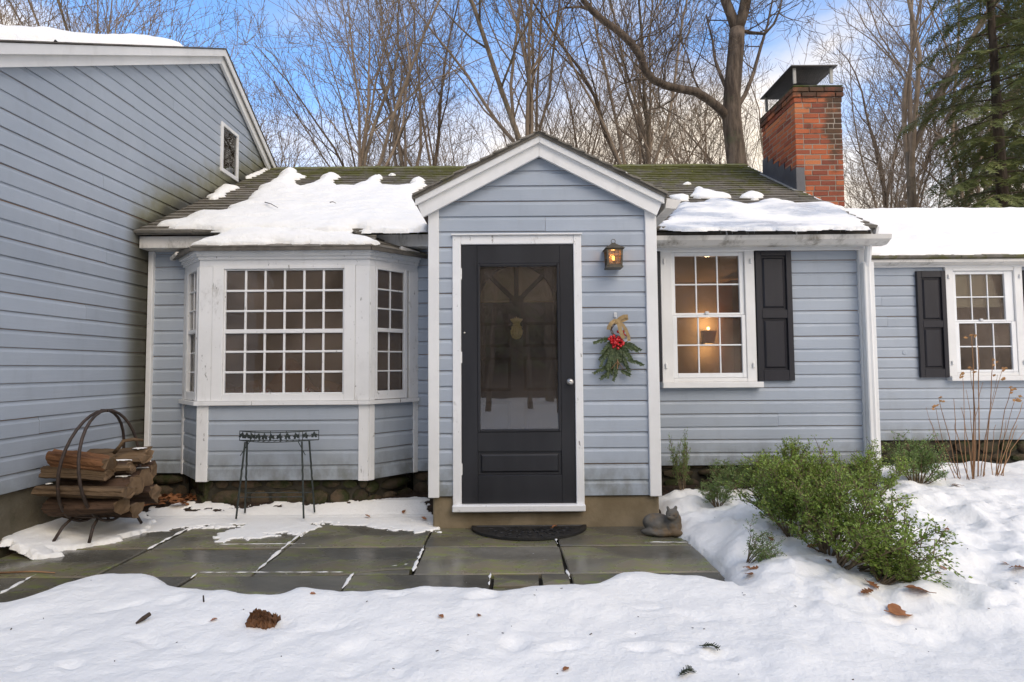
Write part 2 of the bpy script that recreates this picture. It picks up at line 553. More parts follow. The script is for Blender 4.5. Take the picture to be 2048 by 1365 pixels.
M['cap'] = simple('mossy_chimney_crown', (.09, .085, .065), (.15, .14, .11), 9, .9, .6, 50, .01, None, 0, .2, [((.06, .072, .014), 5, .42, .6)])
M['lead'] = simple('grey_lead_flashing', (.050, .050, .058), (.085, .085, .095), 5, .45, .2, 30, .003, None, 0, .5)
M['dark_metal'] = simple('dark_sheet_metal', (.020, .018, .017), (.045, .038, .034), 8, .5, .2, 40, .002, None, 0, .5)
M['grey_metal'] = simple('galvanised_post', (.26, .25, .22), (.36, .35, .31), 14, .5, .1, 40, .002, None, 0, .5)
M['iron'] = simple('rusty_iron', (.030, .022, .018), (.060, .040, .030), 20, .6, .4, 120, .002, None, 0, .4, [((.12, .05, .025), 30, .6, .75)])
M['green_iron'] = simple('verdigris_iron', (.020, .026, .024), (.045, .055, .050), 20, .55, .3, 120, .002, None, 0, .4)
M['bronze'] = simple('aged_bronze', (.055, .045, .030), (.115, .095, .062), 18, .5, .4, 90, .002, None, 0, .5)
M['brass'] = simple('brass', (.68, .52, .20), (.80, .64, .30), 20, .35, .2, 80, .002, None, 0, .5, .2)
M['nickel'] = simple('satin_nickel', (.55, .52, .47), (.66, .63, .58), 20, .28, 0, 80, .002, None, 0, .5, .9)
M['lock'] = simple('white_latch', (.62, .62, .61), (.7, .7, .69), 20, .4, 0)
def emis(name, col, k):
    m = NT(name); e = m.n('ShaderNodeEmission'); e.inputs[0].default_value = (*col, 1); e.inputs[1].default_value = k
    m.l(e.outputs[0], m.o.inputs['Surface']); return m.m
M['bulb'] = emis('lit_bulb', (1.0, .55, .20), 4.5)
M['amber'] = glass_mat('seeded_amber_glass', (.95, .80, .55), .35)
M['rubber'] = simple('black_rubber_mat', (.012, .012, .012), (.024, .022, .020), 12, .5, .6, 80, .004, None, 0, .4, [((.08, .065, .05), 14, .62, .75)])
def bark_mat(name, a, b, mo=None, sc=1.0):
    m = NT(name)
    c = m.mix(m.ramp(m.noise(9 * sc, 7, .7, (1, 1, .18)), .36, .66), a, b)
    c = m.mix(m.ramp(m.noise(1.3 * sc, 5, .6), .50, .75), c, tuple(v * 1.35 for v in b))
    if mo: c = m.mix(m.math('MULTIPLY', m.ramp(m.noise(2.4, 6, .7), .55, .7), .6), c, mo)
    c = m.val(c, m.math('MULTIPLY_ADD', m.random(), .5, .75))
    nb = m.bump(m.noise(14 * sc, 7, .7, (1, 1, .16)), .9, .03)
    return m.done(c, .85, nb, .2)
M['bark'] = bark_mat('grey_brown_bark', (.090, .068, .048), (.205, .160, .112), (.09, .095, .045))
M['bark2'] = bark_mat('warm_brown_bark', (.085, .060, .040), (.185, .135, .090))
M['bark3'] = bark_mat('dark_rugged_bark', (.048, .035, .026), (.125, .094, .068), (.07, .075, .04))
M['twig'] = simple('brown_twigs', (.160, .115, .076), (.255, .190, .130), 3, .8, 0, rnd=.2)
def leaf_mat(name, a, b, c3, rough=.5, trans=.0, sc=6):
    m = NT(name)
    c = m.mix(m.ramp(m.noise(sc, 4, .6), .3, .7), a, b)
    c = m.mix(m.ramp(m.noise(sc * 7, 2, .6), .55, .70), c, c3)
    c = m.val(c, m.math('MULTIPLY_ADD', m.random(), .3, .85))
    return m.done(c, rough, None, .35)
M['hemlock'] = leaf_mat('hemlock_needles', (.100, .122, .034), (.170, .190, .052), (.270, .250, .090), .55, sc=1.2)
M['litter'] = simple('woodland_leaf_litter', (.095, .066, .045), (.160, .112, .076), 1.5, .95, .6, 9, .05, None, 0, .1)
M['hemlock_dark'] = leaf_mat('fallen_hemlock_needles', (.020, .030, .012), (.045, .060, .020), (.08, .08, .03), .6, sc=20)
M['boxwood'] = leaf_mat('boxwood_leaves', (.140, .215, .030), (.250, .340, .058), (.40, .43, .11), .42, sc=7)
M['boxwood_dark'] = leaf_mat('boxwood_leaves_dark', (.105, .175, .048), (.185, .265, .070), (.29, .34, .12), .42, sc=7)
M['box_stem'] = simple('boxwood_stems', (.12, .085, .05), (.20, .145, .085), 20, .8, 0)
M['dryleaf'] = simple('dry_brown_leaf', (.20, .075, .028), (.34, .145, .055), 18, .7, .4, 90, .002, None, .25)
M['straw'] = simple('dry_hydrangea_stalk', (.24, .125, .060), (.36, .205, .105), 9, .75, .2, 60, .002, None, .2)
M['straw_leaf'] = simple('dry_flower_head', (.34, .17, .065), (.46, .27, .12), 14, .8, .2, 60, .002, None, .2)
def wood_mat(name, a, b, end):
    m = NT(name)
    c = m.mix(m.ramp(m.noise(11, 7, .7, (.12, 1, 1)), .34, .66), a, b)
    c = m.mix(m.ramp(m.noise(4, 6, .7, (.5, 1, 1)), .6, .76), c, end)
    c = m.val(c, m.math('MULTIPLY_ADD', m.random(), .5, .75))
    nb = m.bump(m.noise(24, 7, .7, (.08, 1, 1)), 1.0, .02)
    return m.done(c, .8, nb, .2)
M['log'] = wood_mat('split_firewood', (.085, .040, .020), (.270, .130, .060), (.050, .036, .027))
M['log_dark'] = wood_mat('wet_dark_firewood', (.034, .021, .014), (.100, .060, .038), (.022, .017, .013))
M['log_pale'] = wood_mat('weathered_firewood', (.062, .040, .023), (.160, .106, .060), (.038, .028, .021))
M['logend'] = simple('log_end_grain', (.11, .068, .036), (.20, .130, .072), 14, .8, .5, 60, .006, None, .2)
M['catstone'] = simple('mottled_cast_stone', (.085, .078, .066), (.165, .150, .120), 10, .7, .6, 70, .006, None, 0, .35, [((.150, .102, .055), 7, .45, .62), ((.025, .026, .028), 9, .58, .72)])
M['fir'] = leaf_mat('cut_evergreen_sprays', (.035, .055, .020), (.075, .105, .036), (.13, .15, .06), .5, sc=30)
M['berry'] = simple('red_berry', (.42, .008, .012), (.55, .015, .018), 40, .22, 0, rnd=.15, spec=.5)
M['burlap'] = simple('burlap_ribbon', (.36, .245, .115), (.47, .33, .165), 60, .85, .6, 300, .002)
M['twine'] = simple('grapevine_ring', (.10, .07, .05), (.22, .16, .11), 40, .8, .3)
M['room'] = simple('brown_room_wall', (.36, .240, .165), (.42, .285, .195), 3, .8, 0)
M['room_warm'] = simple('tan_plaster_wall', (.54, .40, .26), (.60, .45, .30), 3, .8, 0)
M['floorwood'] = simple('dark_floor_boards', (.09, .05, .028), (.14, .08, .045), 5, .5, 0)
M['bench'] = simple('stained_pine', (.27, .105, .040), (.36, .150, .060), 7, .5, 0, stretch=(.3, 1, 1))
M['lampshade'] = simple('cream_lamp_shade', (.60, .50, .36), (.66, .56, .42), 6, .8, 0)
M['blind'] = simple('cream_roller_blind', (.78, .66, .44), (.82, .71, .50), 3, .8, 0)
def check_mat():
    m = NT('red_check_cloth')
    k = m.n('ShaderNodeTexChecker'); k.inputs['Scale'].default_value = 55
    k.inputs[1].default_value = (.45, .04, .05, 1); k.inputs[2].default_value = (.75, .70, .66, 1)
    m.l(m.co, k.inputs[0])
    return m.done(k.outputs[0], .8)
M['check'] = check_mat()
# ------------------------------------------------------------------ setting: far ground
rnd = random.Random(11)
YP, YF, YB, YW, XL = 4.33, 5.20, 4.83, 6.44, -3.45
RS = 0.58                                   # roof slope of the main range
def main_roof_z(y): return 2.50 + RS * (y - 4.98)

g = MB()
ring = []
for r, z in ((0, -.06), (14, -.06), (30, .0), (60, .8), (140, 3), (400, 6)):
    ring.append([(r * math.cos(2 * PI * k / 48), r * math.sin(2 * PI * k / 48), z) for k in range(48)])
vs = [p for q in ring for p in q]; fs = []
for i in range(len(ring) - 1):
    for k in range(48):
        k2 = (k + 1) % 48
        fs.append((i * 48 + k, i * 48 + k2, (i + 1) * 48 + k2, (i + 1) * 48 + k))
g.add(vs, fs)
tag(g.build('ground', M['snow'], None, True), 'snow covered ground reaching back under the bare wood', kind='structure')

# ------------------------------------------------------------------ the house
HOUSE = empty('house', (0, 5.2, 0))
tag(HOUSE, 'blue clapboard cottage with white trim, bay window, gabled entry and snowy mossy roof', 'house')

class Frame:
    """wall-local frame: s along the wall, o outwards, z up"""
    def __init__(s, p, q, out=None):
        s.p = Vector((p[0], p[1], 0)); d = Vector((q[0] - p[0], q[1] - p[1], 0))
        s.L = d.length; s.a = d / s.L
        s.n = Vector((s.a.y, -s.a.x, 0))
        if out is not None and s.n.dot(Vector((*out, 0))) < 0: s.n = -s.n
    def P(s, t, o, z): return s.p + s.a * t + s.n * o + Vector((0, 0, z))
    def box(s, mb, s0, s1, o0, o1, z0, z1, b=0.0):
        mb.obox(s.P((s0 + s1) / 2, (o0 + o1) / 2, (z0 + z1) / 2), s.a, s.n, Vector((0, 0, 1)), (s1 - s0) / 2, (o1 - o0) / 2, (z1 - z0) / 2, b)

def fpart(fr, name, mat, parent, *dims, b=.004):
    mb = MB(); fr.box(mb, *dims, b); return mb.build(name, mat, parent)

def boards(parent, mat, fr, z0, z1, e, s0, s1, holes=(), name='siding_board'):
    ev = lambda q, z: q(z) if callable(q) else q
    i = 0
    while z0 + i * e < z1 - .01:
        zb = z0 + i * e; i += 1
        segs = [(s0, s1, 0.0, min(e, z1 - zb))]
        for (ha, hb, hc, hd) in holes:
            nx = []
            for (a, b, lo, hi) in segs:
                av, bv = ev(a, zb + e / 2), ev(b, zb + e / 2)
                if hb <= av or ha >= bv or hd <= zb + lo or hc >= zb + hi:
                    nx.append((a, b, lo, hi)); continue
                if ha > av: nx.append((a, ha, lo, hi))
                if hb < bv: nx.append((hb, b, lo, hi))
                if hc > zb + lo: nx.append((max(ha, av), min(hb, bv), lo, hc - zb))
                if hd < zb + hi: nx.append((max(ha, av), min(hb, bv), hd - zb, hi))
            segs = nx
        cut = []
        for (a, b, lo, hi) in segs:                           # long runs are made of two lengths butted end to end
            av, bv = ev(a, zb + e / 2), ev(b, zb + e / 2)
            if bv - av > 1.7 and rnd.random() < .55:
                c = rnd.uniform(av + .5, bv - .5)
                cut += [(a, c - .0012, lo, hi), (c + .0012, b, lo, hi)]
            else: cut.append((a, b, lo, hi))
        segs = cut
        for (a, b, lo, hi) in segs:
            if hi - lo < .012: continue
            if ev(b, zb + e / 2) - ev(a, zb + e / 2) < .02: continue
            j = rnd.uniform(-.0015, .0015); dz = rnd.uniform(-.0012, .0012)
            prof = [(0, -.004), (0, .0095), (.0025, .0112), (.73 * e, .0108), (.77 * e, .0085), (.86 * e, .0030), (e - .004, .0012), (e - .004, -.004)]
            pr = []
            for h, o in prof:
                h = min(max(h, lo), hi)
                pr.append((h, o + (j if o > .002 else 0)))
            n = len(pr); vv = []
            for endf, t in ((a, 0), (b, 1)):
                tilt = rnd.uniform(-.0026, .0026)
                for h, o in pr:
                    z = zb + h
                    sv = endf(z) if callable(endf) else endf
                    vv.append(fr.P(sv, o, z + dz + tilt))
            ff = [tuple(range(n)), tuple(range(2 * n - 1, n - 1, -1))]
            for k in range(n):
                k2 = (k + 1) % n
                ff.append((k, n + k, n + k2, k2))
            mb = MB(); mb.add(vv, ff)
            me = mb.mesh(name)
            me.materials.append(mat)
            o = bpy.data.objects.new(name, me); COL.objects.link(o); o.parent = parent

def backing(name, mat, parent, fr, s0, s1, z0, z1, holes=(), th=.10):
    """the sheathing behind the boards, with its openings"""
    mb = MB()
    xs = sorted({s0, s1, *[min(max(h[i], s0), s1) for h in holes for i in (0, 1)]})
    zs = sorted({z0, z1, *[min(max(h[i], z0), z1) for h in holes for i in (2, 3)]})
    for i in range(len(xs) - 1):
        for k in range(len(zs) - 1):
            cx, cz = (xs[i] + xs[i + 1]) / 2, (zs[k] + zs[k + 1]) / 2
            if any(h[0] < cx < h[1] and h[2] < cz < h[3] for h in holes): continue
            fr.box(mb, xs[i], xs[i + 1], -th, -.0045, zs[k], zs[k + 1])
    return mb.build(name, mat, parent)

def sash(parent, fr, s0, s1, z0, z1, cols, rows, o, bar=.017, stile=.0, glass='glass', mat='white_sash', thick=.022, midrail=None):
    """panes and glazing bars of one sash, each an object"""
    cw, ch = (s1 - s0) / cols, (z1 - z0) / rows
    for r in range(rows):
        for c in range(cols):
            mb = MB()
            a0, a1, b0, b1 = s0 + c * cw + bar * .3, s0 + (c + 1) * cw - bar * .3, z0 + r * ch + bar * .3, z0 + (r + 1) * ch - bar * .3
            t1, t2 = rnd.uniform(-.0006, .0006), rnd.uniform(-.0006, .0006)
            vv = [fr.P(s, o - .010 + (t1 if s == a1 else -t1) + (t2 if z == b1 else -t2) + d, z) for d in (0, .003) for s in (a0, a1) for z in (b0, b1)]
            mb.add(vv, [(0, 1, 3, 2), (4, 6, 7, 5), (0, 4, 5, 1), (2, 3, 7, 6), (0, 2, 6, 4), (1, 5, 7, 3)])
            mb.build('pane', M[glass], parent)
    for c in range(1, cols):
        x = s0 + c * cw
        fpart(fr, 'muntin', M[mat], parent, x - bar / 2, x + bar / 2, o - thick, o + .002, z0, z1, b=.003)
    for r in range(1, rows):
        z = z0 + r * ch
        hb = bar / 2 if midrail != r else bar * .95
        fpart(fr, 'muntin' if midrail != r else 'meeting_rail', M[mat], parent, s0, s1, o - thick + .002, o + (.004 if midrail != r else .012), z - hb, z + hb, b=.003)

def frame4(mb, fr, s0, s1, z0, z1, wl, wr, wb, wt, o0, o1, b=.003):
    """four mitre-less frame members round an opening s0..s1, z0..z1 (widths go outwards)"""
    fr.box(mb, s0 - wl, s0, o0, o1, z0 - wb, z1 + wt, b)
    fr.box(mb, s1, s1 + wr, o0, o1, z0 - wb, z1 + wt, b)
    fr.box(mb, s0 + .0004, s1 - .0004, o0 + .001, o1 - .001, z0 - wb, z0, b)
    fr.box(mb, s0 + .0004, s1 - .0004, o0 + .001, o1 - .001, z1, z1 + wt, b)

# ---- left wing: gable wall seen along its length
FG = Frame((XL, 0), (XL, 1), (1, 0))
GPK, GPZ = 6.40, 4.955
gf = lambda z: max(2.30, GPK - (GPZ - z) / .575)
def gr(z):
    if z < 2.64: return 5.205
    return min(GPK + (GPZ - z) / .65, 4.98 + (z - 2.50) / RS + .02)
gw = MB()
gw.prism([(XL - .0045, 2.30, .41), (XL - .0045, 5.30, .41), (XL - .0045, 10.2, .41), (XL - .0045, 10.2, 2.50), (XL - .0045, GPK, GPZ), (XL - .0045, 2.30, 2.61)], (-.1, 0, 0))
GW = gw.build('gable_wall', M['room'], HOUSE)
GH = (6.415, 6.80, 3.60, 4.19)
boards(GW, M['gable'], FG, .41, 4.93, .1243, gf, gr, [GH])
gwin = MB(); frame4(gwin, FG, 6.445, 6.77, 3.64, 4.15, .04, .04, .05, .04, -.004, .028)
GWIN = gwin.build('window', M['white'], HOUSE)
sash(GWIN, FG, 6.445, 6.77, 3.64, 4.15, 1, 1, .016, .0, glass='glass_gable')
b_ = MB(); FG.box(b_, 6.445, 6.77, -.004, -.001, 3.64, 4.15); b_.build('dark_room_plate', M['dark_metal'], GWIN)  # dark plate painted as the unlit room behind the pane
wf = MB()                                                                      # front and outer walls of the wing, out of frame
wf.box(-10, XL - .11, 2.30, 2.40, .0, 2.5); wf.box(-10, -9.9, 2.41, 10.2, 0, 2.5); wf.box(-10, XL - .11, 10.1, 10.2, 0, 2.5)
wf.build('wing_wall', M['siding'], HOUSE)
fo = MB()
fo.box(-10, XL - .03, 2.33, 10.1, -.2, .405)
FO = fo.build('foundation', M['old_concrete'], HOUSE)
# wing roof, rake boards
ROOFW = MB()
xr = -3.36
for (ya, za, yb, zb) in ((1.95, 5.005 - (6.30 - 1.95) * .575, 6.30, 5.005), (6.30, 5.005, 10.6, 5.005 - 4.3 * .62)):
    ROOFW.prism([(-10.2, ya, za), (-10.2, yb, zb), (-10.2, yb, zb - .03), (-10.2, ya, za - .03)], (10.2 + xr, 0, 0))
RW = ROOFW.build('roof', M['shingle'], HOUSE)
for (ya, za, yb, zb, k) in ((1.95, 5.005 - (6.30 - 1.95) * .575, 6.2985, 5.005, 0), (6.3015, 5.005, 10.6, 5.005 - 4.3 * .62, 1)):
    mb = MB()
    mb.prism([(xr - .055, ya, za - .031), (xr - .055, yb, zb - .031), (xr - .055, yb, zb - .175), (xr - .055, ya, za - .175)], (.030, 0, 0))
    mb.build('rake_board', M['white'], HOUSE)
    mb = MB()
    mb.prism([(xr + .0005, ya, za - .008), (xr + .0005, yb, zb - .008), (xr + .0005, yb, zb - .085), (xr + .0005, ya, za - .085)], (.014, 0, 0))
    mb.build('rake_moulding', M['white'], HOUSE)
    mb = MB()
    mb.prism([(XL + .012, ya, za - .10), (XL + .012, yb, zb - .10), (XL + .012, yb, zb - .135), (XL + .012, ya, za - .135)], (xr - .057 - XL - .012, 0, 0))
    mb.build('soffit_board', M['white'], HOUSE)
    mb = MB()
    mb.prism([(xr - .03, ya, za + .012), (xr - .03, yb, zb + .012), (xr - .03, yb, zb + .001), (xr - .03, ya, za + .001)], (.055, 0, 0))
    mb.build('drip_edge', M['drip'], HOUSE)

# ---- main front wall
FM = Frame((0, YF), (1, YF), (0, -1))
WINH = (1.50, 2.22, 1.12, 2.32)
BAYH = (-3.05, -.95, .30, 2.36)
PORH = (-.64, 1.14, 0.24, 2.60)
MW = backing('main_wall', M['room'], HOUSE, FM, XL, 3.34, .314, 2.50, [WINH, BAYH, PORH])
boards(MW, M['siding'], FM, .276, 2.36, .1215, XL + .05, -.62, [(-3.06, -.93, .27, 2.30)])
boards(MW, M['siding'], FM, .310, 2.32, .1205, 1.12, 3.30, [(1.42, 2.29, 1.05, 2.345)])
fpart(FM, 'corner_board', M['white_old'], MW, XL + .016, XL + .062, -.004, .045, .36, 2.36)
fpart(FM, 'corner_board', M['white'], MW, 3.285, 3.345, -.05, .040, .285, 2.36)
fpart(FM, 'fascia_board', M['white_grime'], HOUSE, XL + .016, -.66, .0, .175, 2.362, 2.474)
fpart(FM, 'frieze_board', M['white'], HOUSE, 1.17, 3.33, .018, .055, 2.325, 2.40)
mb = MB()                                                                      # side wall under the main gable end (turned away from the street)
mb.prism([(3.23, YF + .105, .0), (3.23, 10.3, 0), (3.23, 10.3, 2.4), (3.23, 7.74, 3.98), (3.23, YF + .105, 2.53)], (.1, 0, 0))
mb.build('end_wall', M['siding'], HOUSE)
mb = MB(); mb.box(XL + .01, 3.22, 10.2, 10.3, 0, 2.4); mb.build('rear_wall', M['siding'], HOUSE)

# window with shutters
def std_window(fr, cas, sill, jam, up, lo, shut, parent, midglass=.012):
    c0, c1, cz0, cz1 = cas
    mb = MB()
    fr.box(mb, c0, jam[0], -.004, .038, cz0, cz1, .004)
    fr.box(mb, jam[1], c1, -.004, .038, cz0, cz1, .004)
    fr.box(mb, jam[0] + .0005, jam[1] - .0005, -.004, .036, jam[3], cz1, .004)
    fr.box(mb, jam[0] + .0005, jam[1] - .0005, -.004, .036, cz0, jam[2], .004)
    W = mb.build('window', M['white'], parent)
    fpart(fr, 'sill', M['white'], W, sill[0], sill[1], -.004, .085, sill[2], sill[3])
    for k, q in enumerate((up, lo)):
        mb = MB()
        o0, o1 = (-.012, .016) if k == 0 else (.004, .030)
        wt = (jam[3] - .002 - q[3]) if k == 0 else .020
        wb = .020 if k == 0 else (q[2] - jam[2] - .002)
        frame4(mb, fr, q[0], q[1], q[2], q[3], q[0] - jam[0] - .002, jam[1] - .002 - q[1], wb, wt, o0, o1)
        mb.build('sash_frame', M['white_sash'], W)
        sash(W, fr, q[0], q[1], q[2], q[3], 3, 2, o0 + .014, .014, thick=.012)
    fpart(fr, 'sash_latch', M['lock'], W, (up[0] + up[1]) / 2 - .03, (up[0] + up[1]) / 2 + .005, .0165, .034, up[2] - .019, up[2] + .012)
    for sx in (c0 + .035, c1 - .035):
        for zz in (cz0 + .16, cz1 - .12):
            fpart(fr, 'shutter_hook', M['white'], W, sx - .010, sx + .010, .039, .055, zz - .03, zz + .02)
    for (a, b, z0, z1) in shut:
        mb = MB(); st = .052
        zm = z0 + (z1 - z0) * .50
        for (x0, x1, y0, y1) in ((a, a + st, z0, z1), (b - st, b, z0, z1), (a + st, b - st, z0, z0 + .10), (a + st, b - st, z1 - .075, z1), (a + st, b - st, zm - .04, zm + .04)):
            fr.box(mb, x0 + .0003, x1 - .0003, .017, .048, y0 + .0003, y1 - .0003, .003)
        SH = mb.build('shutter', M['shutter'], W)
        for (y0, y1) in ((z0 + .10, zm - .04), (zm + .04, z1 - .075)):
            p = MB()
            fr.box(p, a + st, b - st, .017, .026, y0, y1)
            # raised field with sloping margins
            i0 = .018; i1 = .034
            lo_ = [fr.P(x, .0262, z) for x, z in ((a + st + i0, y0 + i0), (b - st - i0, y0 + i0), (b - st - i0, y1 - i0), (a + st + i0, y1 - i0))]
            hi_ = [fr.P(x, .040, z) for x, z in ((a + st + i1, y0 + i1), (b - st - i1, y0 + i1), (b - st - i1, y1 - i1), (a + st + i1, y1 - i1))]
            p.add(lo_ + hi_, [(4, 5, 6, 7), (0, 1, 5, 4), (1, 2, 6, 5), (2, 3, 7, 6), (3, 0, 4, 7)])
            p.build('shutter_panel', M['shutter'], W)
    return W
W1 = std_window(FM, (1.409, 2.297, 1.088, 2.352), (1.400, 2.335, 1.035, 1.088), (1.515, 2.205, 1.125, 2.318),
           (1.550, 2.160, 1.740, 2.283), (1.556, 2.166, 1.172, 1.697), [(2.303, 2.645, 1.095, 2.352), (1.165, 1.402, 1.095, 2.352)], HOUSE)
W1['label'] = 'twelve pane sash window with black panelled shutters beside the entry'

# gutter and eave on the right part
mb = MB()
mb.prism([(1.175, 5.10, 2.345), (1.175, 5.02, 2.345), (1.175, 4.955, 2.385), (1.175, 4.945, 2.425), (1.175, 4.99, 2.43), (1.175, 5.10, 2.43)], (3.46 - 1.175, 0, 0))
GUT = mb.build('wooden_gutter', M['white_grime'], HOUSE)
mb = MB()
mb.box(1.175, 3.38, 5.02, 5.10, 2.4305, 2.475, .004); mb.build('fascia_board', M['drip'], HOUSE)
for x in (1.98, 2.62, 3.31):
    mb = MB(); mb.bar((x, 4.99, 2.430), (x, 5.012, 2.49), .012, .004); mb.build('gutter_strap', M['white'], GUT)
ds = MB()
ds.tube([(3.325, 5.075, 2.36), (3.325, 5.085, 2.27), (3.332, 5.115, 2.15), (3.340, 5.115, .30)], .030, 8)
DS = ds.build('downspout', M['white'], HOUSE)
for v in DS.data.vertices:                                  # squared corrugated pipe
    pass
mb = MB(); mb.box(3.288, 3.385, 5.092, 5.155, .29, 2.20, .008); mb.build('downspout_casing', M['white'], HOUSE)

# ---- main roof
def shingle_field(parent, p0, u, v, nrm, W, L, course=.125, clip=None, seed=1, thick=.011):
    r = random.Random(seed); mb = MB()
    nc = int(L / course) + 1
    for i in range(nc):
        v0 = i * course; x = -r.uniform(0, .2)
        while x < W:
            wd = r.choice((.16, .21, .25, .29, .33)) * r.uniform(.9, 1.1)
            a, b = max(x, 0), min(x + wd - .004, W); x += wd
            if b - a < .03: continue
            if clip and not clip(p0 + u * ((a + b) / 2) + v * (v0 + course * .5)): continue
            j = r.uniform(-.006, .006); t = thick * r.uniform(.8, 1.35); lf = r.uniform(0, .003)
            v1 = min(v0 + course * 1.45, L)
            q = []
            for (s, w_, h) in ((a, v0 + j, 0), (b, v0 + j + r.uniform(-.003, .003), 0), (b, v1, 0), (a, v1, 0)):
                base = p0 + u * s + v * w_
                q.append(base)
            t0 = [q[0] + nrm * .0015, q[1] + nrm * .0015, q[2] + nrm * .0005, q[3] + nrm * .0005]
            t1 = [q[0] + nrm * (t + .012 + lf), q[1] + nrm * (t + .012), q[2] + nrm * .003, q[3] + nrm * .003]
            mb.add(t0 + t1, [(0, 3, 2, 1), (4, 5, 6, 7), (0, 1, 5, 4), (1, 2, 6, 5), (2, 3, 7, 6), (3, 0, 4, 7)])
    return mb.build('shingles', M['shingle'], parent, kind='stuff')
RX0, RX1 = XL + .012, 3.33
ridge = (7.74, main_roof_z(7.74))
mb = MB()
mb.prism([(RX0, 4.98, 2.50), (RX0, 7.74, ridge[1]), (RX0, 10.5, 2.50), (RX0, 10.5, 2.475), (RX0, 7.74, ridge[1] - .03), (RX0, 4.98, 2.475)], (RX1 - RX0, 0, 0))
ROOF = mb.build('roof', M['shingle'], HOUSE)
u_ = Vector((1, 0, 0)); v_ = Vector((0, 1, RS)).normalized(); n_ = Vector((0, -RS, 1)).normalized()
PR_X, PR_Z, PR_S = .225, 3.075, .508                         # porch ridge, slope
def above_porch(p):
    return p.z > PR_Z - PR_S * abs(p.x - PR_X) - .05 or p.y > 6.05
shingle_field(ROOF, Vector((RX0, 4.955, main_roof_z(4.955))), u_, v_, n_, RX1 - RX0, (7.74 - 4.955) / v_.y, .118, above_porch, 3)
for k in range(26):                                          # ridge caps
    x = RX0 + (k + .5) * (RX1 - RX0) / 26
    mb = MB()
    h = (RX1 - RX0) / 52 + .01
    z = ridge[1] + .022 + rnd.uniform(0, .006)
    mb.prism([(x - h, 7.60, z - .075), (x - h, 7.74, z), (x - h, 7.88, z - .075), (x - h, 7.88, z - .085), (x - h, 7.74, z - .012), (x - h, 7.60, z - .085)], (2 * h, 0, rnd.uniform(-.004, .008)))
    mb.build('ridge_shingle', M['shingle'], ROOF)
mb = MB()
mb.prism([(RX1 + .001, 4.955, main_roof_z(4.955) + .01), (RX1 + .001, 7.74, ridge[1] + .01), (RX1 + .001, 10.5, 2.51), (RX1 + .001, 10.5, 2.37), (RX1 + .001, 7.74, ridge[1] - .14), (RX1 + .001, 4.99, 2.36)], (.022, 0, 0))
mb.build('rake_board', M['white'], HOUSE)

# ---- entry
FP = Frame((0, YP), (1, YP), (0, -1))
px0, px1 = -.653, 1.155
DH = (-.463, .547, .0, 2.275)
pl = lambda z: max(px0 + .02, PR_X - (2.965 - z) / PR_S)
prr = lambda z: min(px1 - .02, PR_X + (2.965 - z) / PR_S)
mb = MB()
for poly in ([(px0 + .01, .245), (DH[0], .245), (DH[0], 2.275), (px0 + .01, 2.275)], [(DH[1], .245), (px1 - .01, .245), (px1 - .01, 2.275), (DH[1], 2.275)],
             [(px0 + .01, 2.2755), (px1 - .01, 2.2755), (px1 - .01, 2.49), (PR_X, 2.95), (px0 + .01, 2.50)]):
    mb.prism([(x, YP + .0045, z) for x, z in poly], (0, .09, 0))
EW = mb.build('entry_wall', M['room'], HOUSE)
boards(EW, M['siding'], FP, .242, 2.95, .1222, pl, prr, [(DH[0] + .02, DH[1] - .02, .0, 2.262)])
fpart(FP, 'corner_board', M['white'], EW, px0 - .004, px0 + .080, -.10, .030, .235, 2.565)
fpart(FP, 'corner_board', M['white'], EW, px1 - .096, px1 - .006, -.10, .030, .235, 2.565)
for sx, nx in ((px0, -1), (px1 - .01, 1)):
    FS = Frame((sx, YP + .105), (sx, YF - .02), (nx, 0))
    SWL = backing('entry_side_wall', M['room'], HOUSE, FS, 0, FS.L, .245, 2.56, th=.07)
    boards(SWL, M['siding'], FS, .242, 2.54, .1222, 0, FS.L)
mb = MB(); mb.box(-.626, 1.138, YP + .012, YF - .11, -.1, .238, .012)
mb.build('entry_step_base', M['concrete'], HOUSE)
